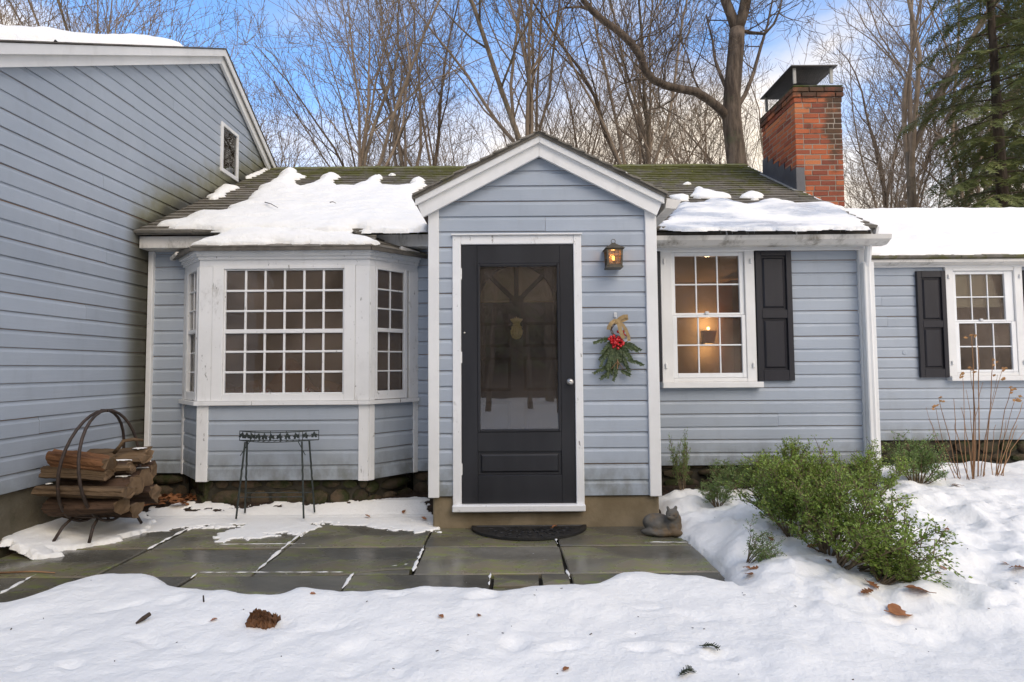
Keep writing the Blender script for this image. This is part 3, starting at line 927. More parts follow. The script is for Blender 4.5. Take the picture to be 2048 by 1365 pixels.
# roof of the entry
yfr = 4.225
for sgn in (-1, 1):
    ex = PR_X + sgn * .985; ez = PR_Z - PR_S * .985
    dirv = Vector((sgn, 0, -PR_S)).normalized()
    nn = Vector((sgn * PR_S, 0, 1)).normalized()
    yb_e = 4.98 + (ez - 2.50) / RS + .10; yb_r = 4.98 + (PR_Z - 2.50) / RS + .06
    mb = MB()
    mb.prism([(PR_X, yfr, PR_Z), (ex, yfr, ez), (ex, yb_e, ez), (PR_X, yb_r, PR_Z)], (0, 0, -.022))
    PRF = recalc(mb.build('entry_roof', M['shingle'], HOUSE))
    Ls = .985 * math.sqrt(1 + PR_S ** 2)
    shingle_field(PRF, Vector((ex, yfr - .02, ez)), Vector((0, 1, 0)), -dirv, nn, 1.95, Ls, .118,
                  lambda p: p.z > main_roof_z(p.y) - .03, 5 + sgn, .008)
    # rake board and its moulding
    for (o0, o1, t0, t1, nm) in ((4.262, 4.290, .03, .172, 'rake_board'), (4.236, 4.2615, .020, .072, 'rake_moulding')):
        mb = MB()
        xe = ex - sgn * .012
        ze = PR_Z - PR_S * abs(xe - PR_X)
        cut = .0 if nm == 'rake_moulding' else .055
        mb.prism([(PR_X + sgn * .0006, o0, PR_Z - t0), (xe, o0, ze - t0), (xe - sgn * cut, o0, ze - t1 + cut * PR_S * .5), (PR_X + sgn * .0006, o0, PR_Z - t1)], (0, o1 - o0, 0))
        mb.build(nm, M['white'], HOUSE)
    mb = MB()
    mb.prism([(PR_X, 4.2905, PR_Z - .06), (ex - sgn * .03, 4.2905, ez - .045), (ex - sgn * .03, 4.2905, ez - .065), (PR_X, 4.2905, PR_Z - .085)], (0, .05, 0))
    mb.build('soffit_board', M['white'], HOUSE)
    mb = MB()                                             # eave soffit running back to the house
    wx = px0 - .002 if sgn < 0 else px1 - .008
    mb.prism([(wx, 4.292, ez - .03 + .02), (ex - sgn * .01, 4.292, ez - .028), (ex - sgn * .01, 4.292, ez - .045), (wx, 4.292, ez - .045)], (0, .78, 0))
    mb.build('soffit', M['soffit'], HOUSE)
    mb = MB()
    mb.bar((ex + sgn * .004, yfr - .01, ez - .004), (ex + sgn * .004, yb_e - .05, ez - .004), .012, .024)
    mb.build('drip_edge', M['drip'], HOUSE)
gq = [PY(1333.5, 397, 4.25), PY(1363.5, 401, 4.25), PY(1352, 418, 4.25), PY(1331, 416.5, 4.25)]
mb = MB(); mb.prism(gq, (0, .80, 0)); recalc(mb.build('eave_gutter', M['white_grime'], HOUSE))

# ---- storm door, frame, inner door
mb = MB()
FP.box(mb, -.467, -.400, -.09, .022, .158, 2.283, .004)
FP.box(mb, .491, .553, -.09, .022, .158, 2.283, .004)
FP.box(mb, -.3995, .4905, -.09, .020, 2.214, 2.283, .004)
FP.box(mb, -.475, .560, .0, .040, 2.2835, 2.296, .003)
DF = mb.build('door_frame', M['white_old'], HOUSE)
fpart(FP, 'threshold', M['white_old'], DF, -.470, .557, -.02, .055, .128, .182, b=.008)
mb = MB()
dx0, dx1, dz0, dz1 = -.397, .488, .185, 2.211
gx0, gx1, gz0, gz1 = -.272, .382, .735, 2.062
for (a, b, c, d) in ((dx0, gx0, dz0, dz1), (gx1, dx1, dz0, dz1), (gx0, gx1, gz1, dz1), (gx0, gx1, .585, gz0), (gx0, gx1, dz0, .400)):
    FP.box(mb, a + .0003, b - .0003, -.035, .006, c + .0003, d - .0003, .002)
DOOR = mb.build('storm_door', M['black_door'], HOUSE)
mb = MB(); frame4(mb, FP, gx0 + .022, gx1 - .022, gz0 + .022, gz1 - .022, .0215, .0215, .0215, .0215, -.02, .012, .004)
mb.build('glazing_bead', M['black_door'], DOOR)
fpart(FP, 'pane', M['glass_door'], DOOR, gx0 + .004, gx1 - .004, -.006, -.003, gz0 + .004, gz1 - .004, b=0)
mb = MB(); FP.box(mb, gx0 + .001, gx1 - .001, -.03, -.010, .401, .584)
lo_ = [FP.P(x, -.0095, z) for x, z in ((gx0 + .02, .42), (gx1 - .02, .42), (gx1 - .02, .565), (gx0 + .02, .565))]
hi_ = [FP.P(x, .002, z) for x, z in ((gx0 + .034, .434), (gx1 - .034, .434), (gx1 - .034, .551), (gx0 + .034, .551))]
mb.add(lo_ + hi_, [(4, 5, 6, 7), (0, 1, 5, 4), (1, 2, 6, 5), (2, 3, 7, 6), (3, 0, 4, 7)])
mb.build('door_panel', M['black_door'], DOOR)
mb = MB(); kp = PY(1140, 764, YP - .006)
mb.tube([kp, kp + Vector((0, -.006, 0)), kp + Vector((0, -.007, 0)), kp + Vector((0, -.02, 0)), kp + Vector((0, -.026, 0)), kp + Vector((0, -.040, 0)), kp + Vector((0, -.047, 0))],
        [.026, .026, .012, .011, .020, .023, .012], 16)
mb.build('knob', M['nickel'], DOOR, True)
mb = MB(); kb = PY(929, 666, YP - .006); mb.ball(kb, .008, 8, 6); mb.build('door_bell', M['nickel'], DOOR, True)
for z in (.45, 1.32, 1.98):
    fpart(FP, 'hinge', M['white_old'], DOOR, dx0 - .012, dx0 + .004, .0065, .012, z - .045, z + .045, b=.001)
# inner entrance door behind the glass
FI = Frame((0, YP + .085), (1, YP + .085), (0, -1))
fc = PY(1033, 605, YP + .085)
R_ = .300
mb = MB()
def arc(r, a0, a1, n=14): return [(fc.x + r * math.cos(a0 + (a1 - a0) * i / n), fc.z + r * math.sin(a0 + (a1 - a0) * i / n)) for i in range(n + 1)]
top = arc(R_, PI, 0, 24)
mb.prism([(x, FI.p.y, z) for x, z in [(-.41, .19), (.50, .19), (.50, fc.z - .001), (-.41, fc.z - .001)]], (0, .045, 0))
half = len(top) // 2
mb.prism([(x, FI.p.y, z) for x, z in [(-.41, fc.z), *top[:half + 1], (fc.x, 2.25), (-.41, 2.25)]], (0, .045, 0))
mb.prism([(x, FI.p.y, z) for x, z in [(fc.x, 2.25), *top[half:], (.50, fc.z), (.50, 2.25)]], (0, .045, 0))
IN = recalc(mb.build('entrance_door', M['black_door'], HOUSE))
for k in range(4):
    a0, a1 = PI - k * PI / 4 - .02, PI - (k + 1) * PI / 4 + .02
    pts = arc(R_ - .003, a0, a1, 8) + [(fc.x + .05 * math.cos((a0 + a1) / 2), fc.z + .05 * math.sin((a0 + a1) / 2))]
    mb = MB(); mb.prism([(x, FI.p.y + .016, z) for x, z in pts], (0, .004, 0))
    mb.build('fan_pane', M['glass'], IN)
for k in (1, 2, 3):
    a = PI - k * PI / 4
    mb = MB(); mb.bar((fc.x, FI.p.y + .012, fc.z), (fc.x + R_ * math.cos(a), FI.p.y + .012, fc.z + R_ * math.sin(a)), .034, .026, (0, 1, 0), .003)
    mb.build('fan_muntin', M['black_door'], IN)
mb = MB(); mb.prism([(x, FI.p.y - .004, z) for x, z in arc(.058, PI, 0, 10)], (0, .03, 0)); mb.build('fan_hub', M['black_door'], IN)
for (a, b, c, d) in ((-.30, -.01, 1.40, 1.60), (.09, .39, 1.40, 1.60), (-.30, -.01, 1.05, 1.32), (.09, .39, 1.05, 1.32), (-.30, -.01, .45, .97), (.09, .39, .45, .97)):
    mb = MB()
    lo_ = [FI.P(x, .0005, z) for x, z in ((a, c), (b, c), (b, d), (a, d))]
    hi_ = [FI.P(x, .012, z) for x, z in ((a + .025, c + .025), (b - .025, c + .025), (b - .025, d - .025), (a + .025, d - .025))]
    mb.add(lo_ + hi_, [(4, 5, 6, 7), (0, 1, 5, 4), (1, 2, 6, 5), (2, 3, 7, 6), (3, 0, 4, 7)])
    mb.build('door_panel', M['black_door'], IN)
mb = MB(); mb.prism([(x, FI.p.y + .030, z) for x, z in arc(R_ - .001, PI, 0, 20)], (0, .003, 0)); mb.build('fan_backing', M['room_warm'], IN)  # tan sheet added to catch daylight so the fan panes look brighter
# pineapple knocker
kc = PY(1033, 660, YP + .070)
mb = MB()
for j in range(5):
    zz = kc.z - .050 + j * .022
    wd = (.030, .046, .050, .044, .030)[j]
    mb.ball((kc.x, kc.y + .004, zz), .018, 10, 6, (wd / .018 * .85, .5, .8))
for i in range(-2, 3):
    mb.tube([(kc.x + i * .012, kc.y - .006, kc.z - .055), (kc.x + i * .017, kc.y - .011, kc.z - .015), (kc.x + i * .010, kc.y - .008, kc.z + .035)], [.004, .007, .003], 6)
for i in range(-3, 4):
    mb.tube([(kc.x + i * .005, kc.y, kc.z + .042), (kc.x + i * .011, kc.y - .004, kc.z + .070), (kc.x + i * .013, kc.y - .002, kc.z + .088 - abs(i) * .006)], [.006, .008, .003], 6)
mb.v = [(kc.x + (v[0] - kc.x) * 1.25, v[1], kc.z + (v[2] - kc.z) * 1.2) for v in mb.v]
mb.build('door_knocker', M['brass'], IN, True)['label'] = 'brass pineapple door knocker'

# ---- bay window
BF = Frame((-2.74, YB), (-1.256, YB), (0, -1))
BR = Frame((-1.256, YB), (-.905, YF), (1, -1))
BL = Frame((-3.090, YF), (-2.74, YB), (-1, -1))
mb = MB()
for fr in (BL, BF, BR):
    fr.box(mb, .006, fr.L - .006, -.06, -.0045, .28, .925)
BAY = mb.build('bay_window', M['room'], HOUSE)
BAY['label'] = 'three sided white bay window with small panes'
boards(BAY, M['siding'], BF, .276, .928, .1300, .055, BF.L - .055)
boards(BAY, M['siding'], BR, .276, .928, .1300, .03, BR.L - .03)
boards(BAY, M['siding'], BL, .276, .928, .1300, .03, BL.L - .03)
zt = 2.122; zb_ = 1.022; ztop = 2.285
fpart(BF, 'lower_post', M['white_old'], BAY, -.010, .090, -.03, .022, .268, .928)
fpart(BF, 'lower_post', M['white_old'], BAY, BF.L - .085, BF.L + .006, -.03, .022, .268, .928)
fpart(BR, 'lower_post', M['white_old'], BAY, -.004, .048, -.03, .022, .270, .928)
fpart(BR, 'lower_post', M['white_old'], BAY, BR.L - .045, BR.L + .008, -.03, .020, .270, .928)
fpart(BL, 'lower_post', M['white_old'], BAY, -.006, .045, -.03, .020, .270, .928)
def miter_strip(name, o, z0, z1, mat, inner=-.02):
    """one band carried round the three faces of the bay"""
    def line(off):
        k1 = math.tan(math.radians(45) / 2)
        return [Vector((-3.090, YF, 0)) + Vector((-.726, -.687, 0)) * off, Vector((-2.74, YB, 0)) + Vector((-off * k1, -off, 0)),
                Vector((-1.256, YB, 0)) + Vector((off * k1, -off, 0)), Vector((-.905, YF, 0)) + Vector((.707, -.707, 0)) * off]
    A, B = line(o), line(inner)
    mb = MB()
    for k in range(3):
        mb.prism([A[k] + Vector((0, 0, z0)), A[k + 1] + Vector((0, 0, z0)), B[k + 1] + Vector((0, 0, z0)), B[k] + Vector((0, 0, z0))], (0, 0, z1 - z0))
    return recalc(mb.build(name, mat, BAY))
miter_strip('bay_sill', .050, .9285, .962, M['white_old'])
miter_strip('bay_head', .018, 2.150, 2.205, M['white_old'])
miter_strip('crown_moulding', .034, 2.2055, 2.232, M['white_old'])
miter_strip('crown_moulding', .050, 2.2325, 2.258, M['white_old'])
miter_strip('crown_moulding', .072, 2.2585, ztop, M['white_old'])
fpart(BF, 'corner_post', M['white_old'], BAY, -.012, .112, -.05, .020, .9625, 2.1495)
fpart(BF, 'corner_post', M['white_old'], BAY, BF.L - .118, BF.L + .008, -.05, .020, .9625, 2.1495)
fpart(BR, 'corner_post', M['white_old'], BAY, -.002, .050, -.05, .0195, .9625, 2.1495)
fpart(BR, 'corner_post', M['white_old'], BAY, BR.L - .10, BR.L + .012, -.05, .0195, .9625, 2.1495)
fpart(BL, 'corner_post', M['white_old'], BAY, -.012, .10, -.05, .0195, .9625, 2.1495)
fpart(BL, 'corner_post', M['white_old'], BAY, BL.L - .050, BL.L + .002, -.05, .0195, .9625, 2.1495)
mb = MB(); frame4(mb, BF, .207, 1.268, zb_, zt, .094, .097, .059, .027, -.012, .026)
mb.build('window_casing', M['white_old'], BAY)
mb = MB(); frame4(mb, BF, .222, 1.253, zb_ + .012, zt - .012, .0145, .0145, .0115, .0115, -.012, .012)
mb.build('sash_frame', M['white_old'], BAY)
sash(BAY, BF, .222, 1.253, zb_ + .012, zt - .012, 6, 6, .004, .019, mat='white_old', midrail=3)
for fr, a, b in ((BR, .072, .358), (BL, BL.L - .358, BL.L - .072)):
    mb = MB(); frame4(mb, fr, a, b, zb_ + .02, zt, .022, .034, .075, .027, -.012, .024)
    mb.build('window_casing', M['white_old'], BAY)
    zm = (zb_ + zt) / 2 + .01
    fpart(fr, 'meeting_rail', M['white_old'], BAY, a + .001, b - .001, -.02, .016, zm - .018, zm + .018)
    for z0, z1, o in ((zm + .018, zt, .006), (zb_ + .02, zm - .018, -.012)):
        sash(BAY, fr, a, b, z0, z1, 2, 3, o, .014, mat='white_old')
# bay roof
def bay_line(off, z):
    k1 = math.tan(math.radians(45) / 2)
    return [Vector((-3.13, YF + .02, z)) + Vector((-.726, -.687, 0)) * off, Vector((-2.74 - off * k1, YB - off, z)), Vector((-1.256 + off * k1, YB - off, z)), Vector((-.865, YF + .02, z)) + Vector((.707, -.707, 0)) * off]
A = bay_line(.098, 2.292)
BT = [Vector((-3.07, 5.195, 2.325)), Vector((-2.62, 5.18, 2.60)), Vector((-1.38, 5.18, 2.60)), Vector((-.93, 5.195, 2.325))]
mb = MB()
for k in range(3):
    mb.prism([A[k], A[k + 1], BT[k + 1], BT[k]], (0, 0, -.016))
BROOF = recalc(mb.build('bay_roof', M['shingle'], HOUSE))
for k in range(3):
    u = (A[k + 1] - A[k]); L = u.length; u.normalize()
    nn = u.cross((BT[k] + BT[k + 1]) / 2 - A[k]).normalized()
    vv = nn.cross(u)
    lim_a = (BT[k] - A[k]); lim_b = (BT[k + 1] - A[k])
    va, ua, vb, ub = lim_a.dot(vv), lim_a.dot(u), lim_b.dot(vv), lim_b.dot(u)
    def clip(p, A0=A[k], u=u, vv=vv, ua=ua, ub=ub, va=va, vb=vb, L=L):
        q = p - A0; s = q.dot(u); t = q.dot(vv)
        return s > ua * t / max(va, .02) - .03 and s < L + (ub - L) * t / max(vb, .02) + .03 and t < va + (vb - va) * min(max((s - ua) / (ub - ua), 0), 1)
    shingle_field(BROOF, A[k] + Vector((0, 0, .001)), u, vv, nn, L, max(va, vb), .105, clip, 20 + k, .006)
    mb = MB(); mb.bar(A[k] + Vector((0, 0, -.010)), A[k + 1] + Vector((0, 0, -.010)), .02, .026); mb.build('drip_edge', M['drip'], BROOF)
fl = MB(); fl.bar((-.865, 5.13, 2.30), (-1.02, 4.98, 2.33), .05, .05, (0, 0, 1), .01); fl.build('bay_roof_end', M['white_grime'], BROOF)
fl = MB(); fl.bar((-3.20, 5.15, 2.285), (-3.07, 5.03, 2.31), .05, .04, (0, 0, 1), .01); fl.build('bay_roof_end', M['white_grime'], BROOF)
for k in range(26):                                          # little icicles along the bay and the eaves
    x = rnd.uniform(-2.75, -1.25); l = rnd.uniform(.006, .032)
    mb = MB(); mb.tube([(x, YB - .098, 2.278), (x, YB - .098, 2.278 - l)], [.0022, .0006], 4); mb.build('icicle', M['snow_ice'], BROOF)
for k in range(22):
    x = rnd.uniform(1.2, 3.3); l = rnd.uniform(.01, .05)
    mb = MB(); mb.tube([(x, 4.985, 2.486), (x, 4.985, 2.486 - l)], [.0025, .0006], 4); mb.build('icicle', M['snow_ice'], ROOF)
for k in range(14):
    x = rnd.uniform(-1.2, -.7); l = rnd.uniform(.01, .06)
    mb = MB(); mb.tube([(x, 4.965, 2.486), (x, 4.965, 2.486 - l)], [.0025, .0006], 4); mb.build('icicle', M['snow_ice'], ROOF)

# ---- right wing
FW = Frame((0, YW), (1, YW), (0, -1))
WWH = (5.16, 5.86, 1.12, 2.34)
WWL = backing('wing_wall', M['room'], HOUSE, FW, 3.335, 9.5, .36, 2.46, [WWH])
boards(WWL, M['siding'], FW, .360, 2.40, .1205, 3.34, 9.5, [(5.095, 5.97, 1.06, 2.375)])
fpart(FW, 'frieze_board', M['white'], HOUSE, 3.34, 9.5, .016, .050, 2.375, 2.425)
mb = MB(); mb.prism([(3.40, 6.42, 2.395), (3.40, 6.36, 2.395), (3.40, 6.31, 2.42), (3.40, 6.305, 2.45), (3.40, 6.42, 2.45)], (6.2, 0, 0))
WG = mb.build('wing_gutter', M['white_grime'], HOUSE)
mb = MB(); mb.box(3.345, 9.6, 6.33, 6.40, 2.4505, 2.480, .003); mb.build('fascia_board', M['drip'], HOUSE)
std_window(FW, (5.082, 5.985, 1.098, 2.388), (5.072, 6.02, 1.044, 1.098), (5.175, 5.890, 1.140, 2.330),
           (5.217, 5.790, 1.755, 2.293), (5.225, 5.835, 1.170, 1.712), [(4.742, 5.078, 1.085, 2.330), (5.99, 6.33, 1.085, 2.330)], HOUSE)['label'] = 'sash window with lowered cream blind in the far wing'
mb = MB(); FW.box(mb, 5.20, 5.81, -.036, -.032, 1.93, 2.33); FW.box(mb, 5.20, 5.81, -.040, -.026, 1.905, 1.9295, .004)
mb.build('roller_blind', M['blind'], HOUSE)
mb = MB(); vc = PY(1809, 706, YW - .012); mb.tube([vc + Vector((0, .012, 0)), vc + Vector((0, -.004, 0)), vc + Vector((0, -.007, 0))], [.026, .026, .018], 16); mb.build('vent_cap', M['siding'], WWL)
mb = MB()
mb.prism([(3.336, 6.30, 2.475), (3.336, 8.20, 2.475 + 1.9 * RS), (3.336, 10.1, 2.475), (3.336, 10.1, 2.45), (3.336, 8.20, 2.445 + 1.9 * RS), (3.336, 6.30, 2.45)], (6.3, 0, 0))
WROOF = mb.build('wing_roof', M['shingle'], HOUSE)
shingle_field(WROOF, Vector((3.352, 6.28, 2.475 - .012)), u_, v_, n_, 6.25, 1.92 / v_.y, .118, lambda p: p.x < 9.6, 41)
mb = MB(); mb.box(9.4, 9.5, YW + .11, 10, 0, 2.45); mb.box(3.35, 9.39, 9.9, 10, 0, 2.45); mb.build('wing_wall', M['siding'], HOUSE)

# ---- stone foundations
def stones(fr, s0, s1, z0, z1, parent, hmin=.08, hmax=.16, proud=.035, seed=1):
    r = random.Random(seed)
    z = z0
    while z < z1 - .02:
        h = min(r.uniform(hmin, hmax), z1 - z)
        x = s0 - r.uniform(0, .1)
        while x < s1:
            wd = r.uniform(.12, .36)
            a, b = max(x, s0), min(x + wd, s1); x += wd + .004
            if b - a < .03: continue
            mb = MB()
            n = 8; oo = r.uniform(.2, 1) * proud
            ca, cz = (a + b) / 2, z + h / 2
            base = []; topv = []
            for k in range(n):
                t = 2 * PI * (k + .5) / n
                q = 1 / max(abs(math.cos(t)), abs(math.sin(t))) ** .75
                rr = r.uniform(.86, 1.0)
                base.append(fr.P(ca + math.cos(t) * q * (b - a) / 2 * rr, -.03, cz + math.sin(t) * q * h / 2 * rr))
                topv.append(fr.P(ca + math.cos(t) * q * (b - a) / 2 * rr * .92, oo, cz + math.sin(t) * q * h / 2 * rr * .92))
            ctr = fr.P(ca + r.uniform(-.02, .02), oo + r.uniform(.0, .012), cz)
            fs = [(k, (k + 1) % n, n + (k + 1) % n, n + k) for k in range(n)] + [(n + k, n + (k + 1) % n, 2 * n) for k in range(n)]
            mb.add(base + topv + [ctr], fs)
            mb.build('stone', M['stone'], parent, r.random() < .6)
        z += h + .004
mb = MB()
BF.box(mb, .05, BF.L - .05, -.17, -.07, -.1, .279)
FND = mb.build('stone_foundation', M['mortar'], HOUSE)
for fr, q in ((BL, (.05, BL.L - .05, -.17, -.07, -.1, .279)), (BR, (.05, BR.L - .05, -.17, -.07, -.1, .279)), (FM, (XL + .01, -3.06, -.14, -.045, -.1, .272)), (FM, (-.94, -.63, -.14, -.045, -.1, .272)),
              (FM, (1.15, 3.30, -.14, -.04, -.1, .306)), (FW, (3.345, 9.5, -.14, -.03, -.1, .358))):
    fpart(fr, 'foundation_wall', M['mortar'], FND, *q, b=0)
class Off:
    def __init__(s, fr, d): s.fr, s.d = fr, d
    def P(s, a, o, z): return s.fr.P(a, o + s.d, z)
stones(Off(BF, -.07), .02, BF.L - .02, .03, .27, FND, seed=2)
stones(Off(BR, -.07), .02, BR.L, .03, .27, FND, seed=3)
stones(Off(BL, -.07), .0, BL.L, .03, .27, FND, seed=4)
stones(Off(FM, -.045), XL + .02, -3.06, .03, .268, FND, seed=5)
stones(Off(FM, -.045), -.94, -.64, .03, .268, FND, seed=6)
stones(Off(FM, -.04), 1.15, 3.30, .08, .304, FND, seed=7)
stones(Off(FW, -.03), 3.36, 6.6, .10, .355, FND, seed=8)

# ---- chimney
CX0, CX1, CY0, CY1, CZ0, CZ1 = 3.285, 3.825, 6.22, 7.04, 2.25, 4.45
CH = .0608
mb = MB(); mb.box(CX0 + .004, CX1 - .004, CY0 + .004, CY1 - .004, CZ0, CZ1 - .002)
CHIM = mb.build('chimney', M['brick_mortar'], HOUSE)
CHIM['label'] = 'weathered orange red brick chimney with a mesh hood'
bm_full = MB(); bm_full.box(-.5, .5, -.5, .5, -.5, .5, .03)
me_brick = bm_full.mesh('brick'); me_brick.materials.append(M['brick'])
nc = int((CZ1 - CZ0) / CH)
hid = MB()
for i in range(nc):
    z = CZ1 - (i + .5) * CH
    pr = .022 if i < 2 else (.008 if i == 2 else 0)
    bt = .090; hh = CH - .012
    x0, x1, y0, y1 = CX0 - pr, CX1 + pr, CY0 - pr, CY1 + pr
    odd = i % 2
    # front run takes the corners on even courses, the side runs on odd ones
    def run(a, b, off):
        out = []; t = a; first = True
        while t < b - .01:
            l = .172 * rnd.uniform(.94, 1.06)
            if first and off: l *= .52
            first = False
            e = min(t + l, b)
            if b - e < .05: e = b
            out.append((t, e)); t = e + .010
        return out
    fx = (x0, x1) if not odd else (x0 + bt + .01, x1 - bt - .01)
    fy = (y0 + bt + .01, y1 - bt - .01) if not odd else (y0, y1)
    for side in ('f', 'b', 'l', 'r'):
        rg = fx if side in 'fb' else fy
        for a, b in run(rg[0], rg[1], (i // 2) % 2 if side in 'fb' else (i // 2 + 1) % 2):
            jt = rnd.uniform(-.0035, .0035)
            if side == 'f': c = ((a + b) / 2, y0 + bt / 2 + jt, z); sc = (b - a, bt, hh)
            elif side == 'b': c = ((a + b) / 2, y1 - bt / 2, z); sc = (b - a, bt, hh)
            elif side == 'l': c = (x0 + bt / 2 + jt, (a + b) / 2, z); sc = (bt, b - a, hh)
            else: c = (x1 - bt / 2, (a + b) / 2, z); sc = (bt, b - a, hh)
            if side in 'br' or z < 2.95 or (side == 'l' and z < main_roof_z(c[1]) - .05):
                hid.box(c[0] - sc[0] / 2, c[0] + sc[0] / 2, c[1] - sc[1] / 2, c[1] + sc[1] / 2, c[2] - sc[2] / 2, c[2] + sc[2] / 2, .003)
            else:
                link('brick', me_brick, None, CHIM, c, (0, rnd.uniform(-.006, .006), rnd.uniform(-.008, .008)), sc)
hid.build('brickwork', M['brick'], CHIM, kind='stuff')
mb = MB()
n = 14
for a in range(n):
    pass
mb.box(CX0 - .02, CX1 + .02, CY0 - .02, CY1 + .02, CZ1 - .001, CZ1 + .022, .012)
mb.box(CX0 + .06, CX1 - .06, CY0 + .06, CY1 - .06, CZ1 + .0225, CZ1 + .045, .012)
mb.build('chimney_crown', M['cap'], CHIM)
mb = MB(); mb.box(CX0 + .13, CX1 - .13, CY0 + .16, CY1 - .16, CZ1 + .0455, CZ1 + .075, .006); mb.build('flue_tile', M['brick'], CHIM)
# hood
hx0, hx1, hy0, hy1, hz = 3.235, 3.770, 6.17, 6.97, 4.690
mb = MB()
ov = [Vector((hx0, hy0, hz)), Vector((hx1, hy0, hz)), Vector((hx1, hy1, hz)), Vector((hx0, hy1, hz))]
iv = [Vector((hx0 + .12, hy0 + .12, hz + .03)), Vector((hx1 - .12, hy0 + .12, hz + .03)), Vector((hx1 - .12, hy1 - .12, hz + .03)), Vector((hx0 + .12, hy1 - .12, hz + .03))]
dn = Vector((0, 0, -.012))
mb.add(ov + iv + [p + dn for p in ov], [(4, 5, 6, 7), (0, 1, 5, 4), (1, 2, 6, 5), (2, 3, 7, 6), (3, 0, 4, 7), (8, 9, 1, 0), (9, 10, 2, 1), (10, 11, 3, 2), (11, 8, 0, 3), (11, 10, 9, 8)])
mb.build('hood', M['dark_metal'], CHIM)
pc = [(hx0 + .06, hy0 + .05), (hx1 - .05, hy0 + .05), (hx1 - .05, hy1 - .05), (hx0 + .06, hy1 - .05)]
for k, (x, y) in enumerate(pc):
    mb = MB(); mb.box(x - .016, x + .016, y - .008, y + .008, CZ1 + .0455, hz - .0125); mb.build('hood_post', M['grey_metal'], CHIM)
for k in range(4):
    a, b = Vector((*pc[k], 0)), Vector((*pc[(k + 1) % 4], 0)); d = b - a; L = d.length
    z0, z1 = CZ1 + .05, hz - .014
    mb = MB(); st = .027; H = z1 - z0; m = int((L + H * .5) / st)
    for j in range(-int(H * .5 / st), m + 1):
        for sg in (1, -1):
            s0 = j * st if sg > 0 else j * st
            q0, q1 = s0, s0 + H * .5 * 1
            zA, zB = (z0, z1) if sg > 0 else (z1, z0)
            t0, t1 = max(0, (0 - q0) / (q1 - q0)), min(1, (L - q0) / (q1 - q0))
            if t1 - t0 < .02: continue
            pA = a + d / L * (q0 + (q1 - q0) * t0) + Vector((0, 0, zA + (zB - zA) * t0))
            pB = a + d / L * (q0 + (q1 - q0) * t1) + Vector((0, 0, zA + (zB - zA) * t1))
            mb.bar(pA, pB, .0012, .0016)
    mb.build('mesh_screen', M['dark_metal'], CHIM)
# stepped lead flashing on the side and the front corner
ys = [CY0 - .004, 6.34, 6.48, 6.62, 6.76, 6.90, CY1]
poly = [(CX0 - .010, CY0 - .004, main_roof_z(CY0) + .02)]
up = []
for k in range(len(ys) - 1):
    zt_ = main_roof_z(ys[k]) + .02 + .27
    up += [(CX0 - .010, ys[k], zt_), (CX0 - .010, ys[k + 1], zt_)]
poly = poly + up + [(CX0 - .010, CY1, main_roof_z(CY1) + .02)]
mb = MB(); mb.prism(poly, (.006, 0, 0)); recalc(mb.build('lead_flashing', M['lead'], CHIM))
mb = MB(); mb.prism([(CX0 - .010, CY0 - .010, main_roof_z(CY0) + .01), (CX0 + .085, CY0 - .010, main_roof_z(CY0) + .01), (CX0 + .085, CY0 - .010, main_roof_z(CY0) + .285), (CX0 - .010, CY0 - .010, main_roof_z(CY0) + .29)], (0, .005, 0))
recalc(mb.build('lead_flashing', M['lead'], CHIM))
mb = MB(); mb.bar((CX0 - .03, CY0 - .03, main_roof_z(CY0 - .03) + .03), (CX0 - .03, CY1, main_roof_z(CY1) + .03), .04, .006, n_); mb.build('flashing_apron', M['grey_metal'], CHIM)

# ---- rooms behind the windows
def room(x0, x1, y0, y1, z0, z1, wall, back, nm):
    t = .04
    mb = MB(); mb.box(x0, x1, y0, y1, z0 - t, z0); mb.build('floor', M['floorwood'], HOUSE)
    mb = MB(); mb.box(x0, x1, y0, y1, z1, z1 + t); mb.build('ceiling', wall, HOUSE)
    mb = MB(); mb.box(x0 - t, x0, y0, y1, z0, z1); mb.box(x1, x1 + t, y0, y1, z0, z1); mb.build('room_wall', wall, HOUSE)
    mb = MB(); mb.box(x0, x1, y1, y1 + t, z0, z1); mb.build('room_wall', back, HOUSE)
room(XL + .06, -.78, YF + .10, 6.45, .33, 2.42, M['room'], M['room'], 'a')
room(1.30, 3.18, YF + .10, 7.7, .33, 2.42, M['room_warm'], M['room_warm'], 'b')
room(3.42, 9.3, YW + .10, 9.5, .40, 2.40, M['room'], M['room'], 'c')
mb = MB(); mb.box(-.60, 1.10, 5.19, 5.22, .25, 2.5); mb.build('room_wall', M['room_warm'], HOUSE)
inn = [(-2.98, YF + .12), (-2.70, YB + .07), (-1.29, YB + .07), (-1.02, YF + .12)]
for z in (.30, 2.215):
    mb = MB(); mb.prism([(x, y, z) for x, y in inn], (0, 0, .02)); mb.build('bay_lining', M['room'], HOUSE)
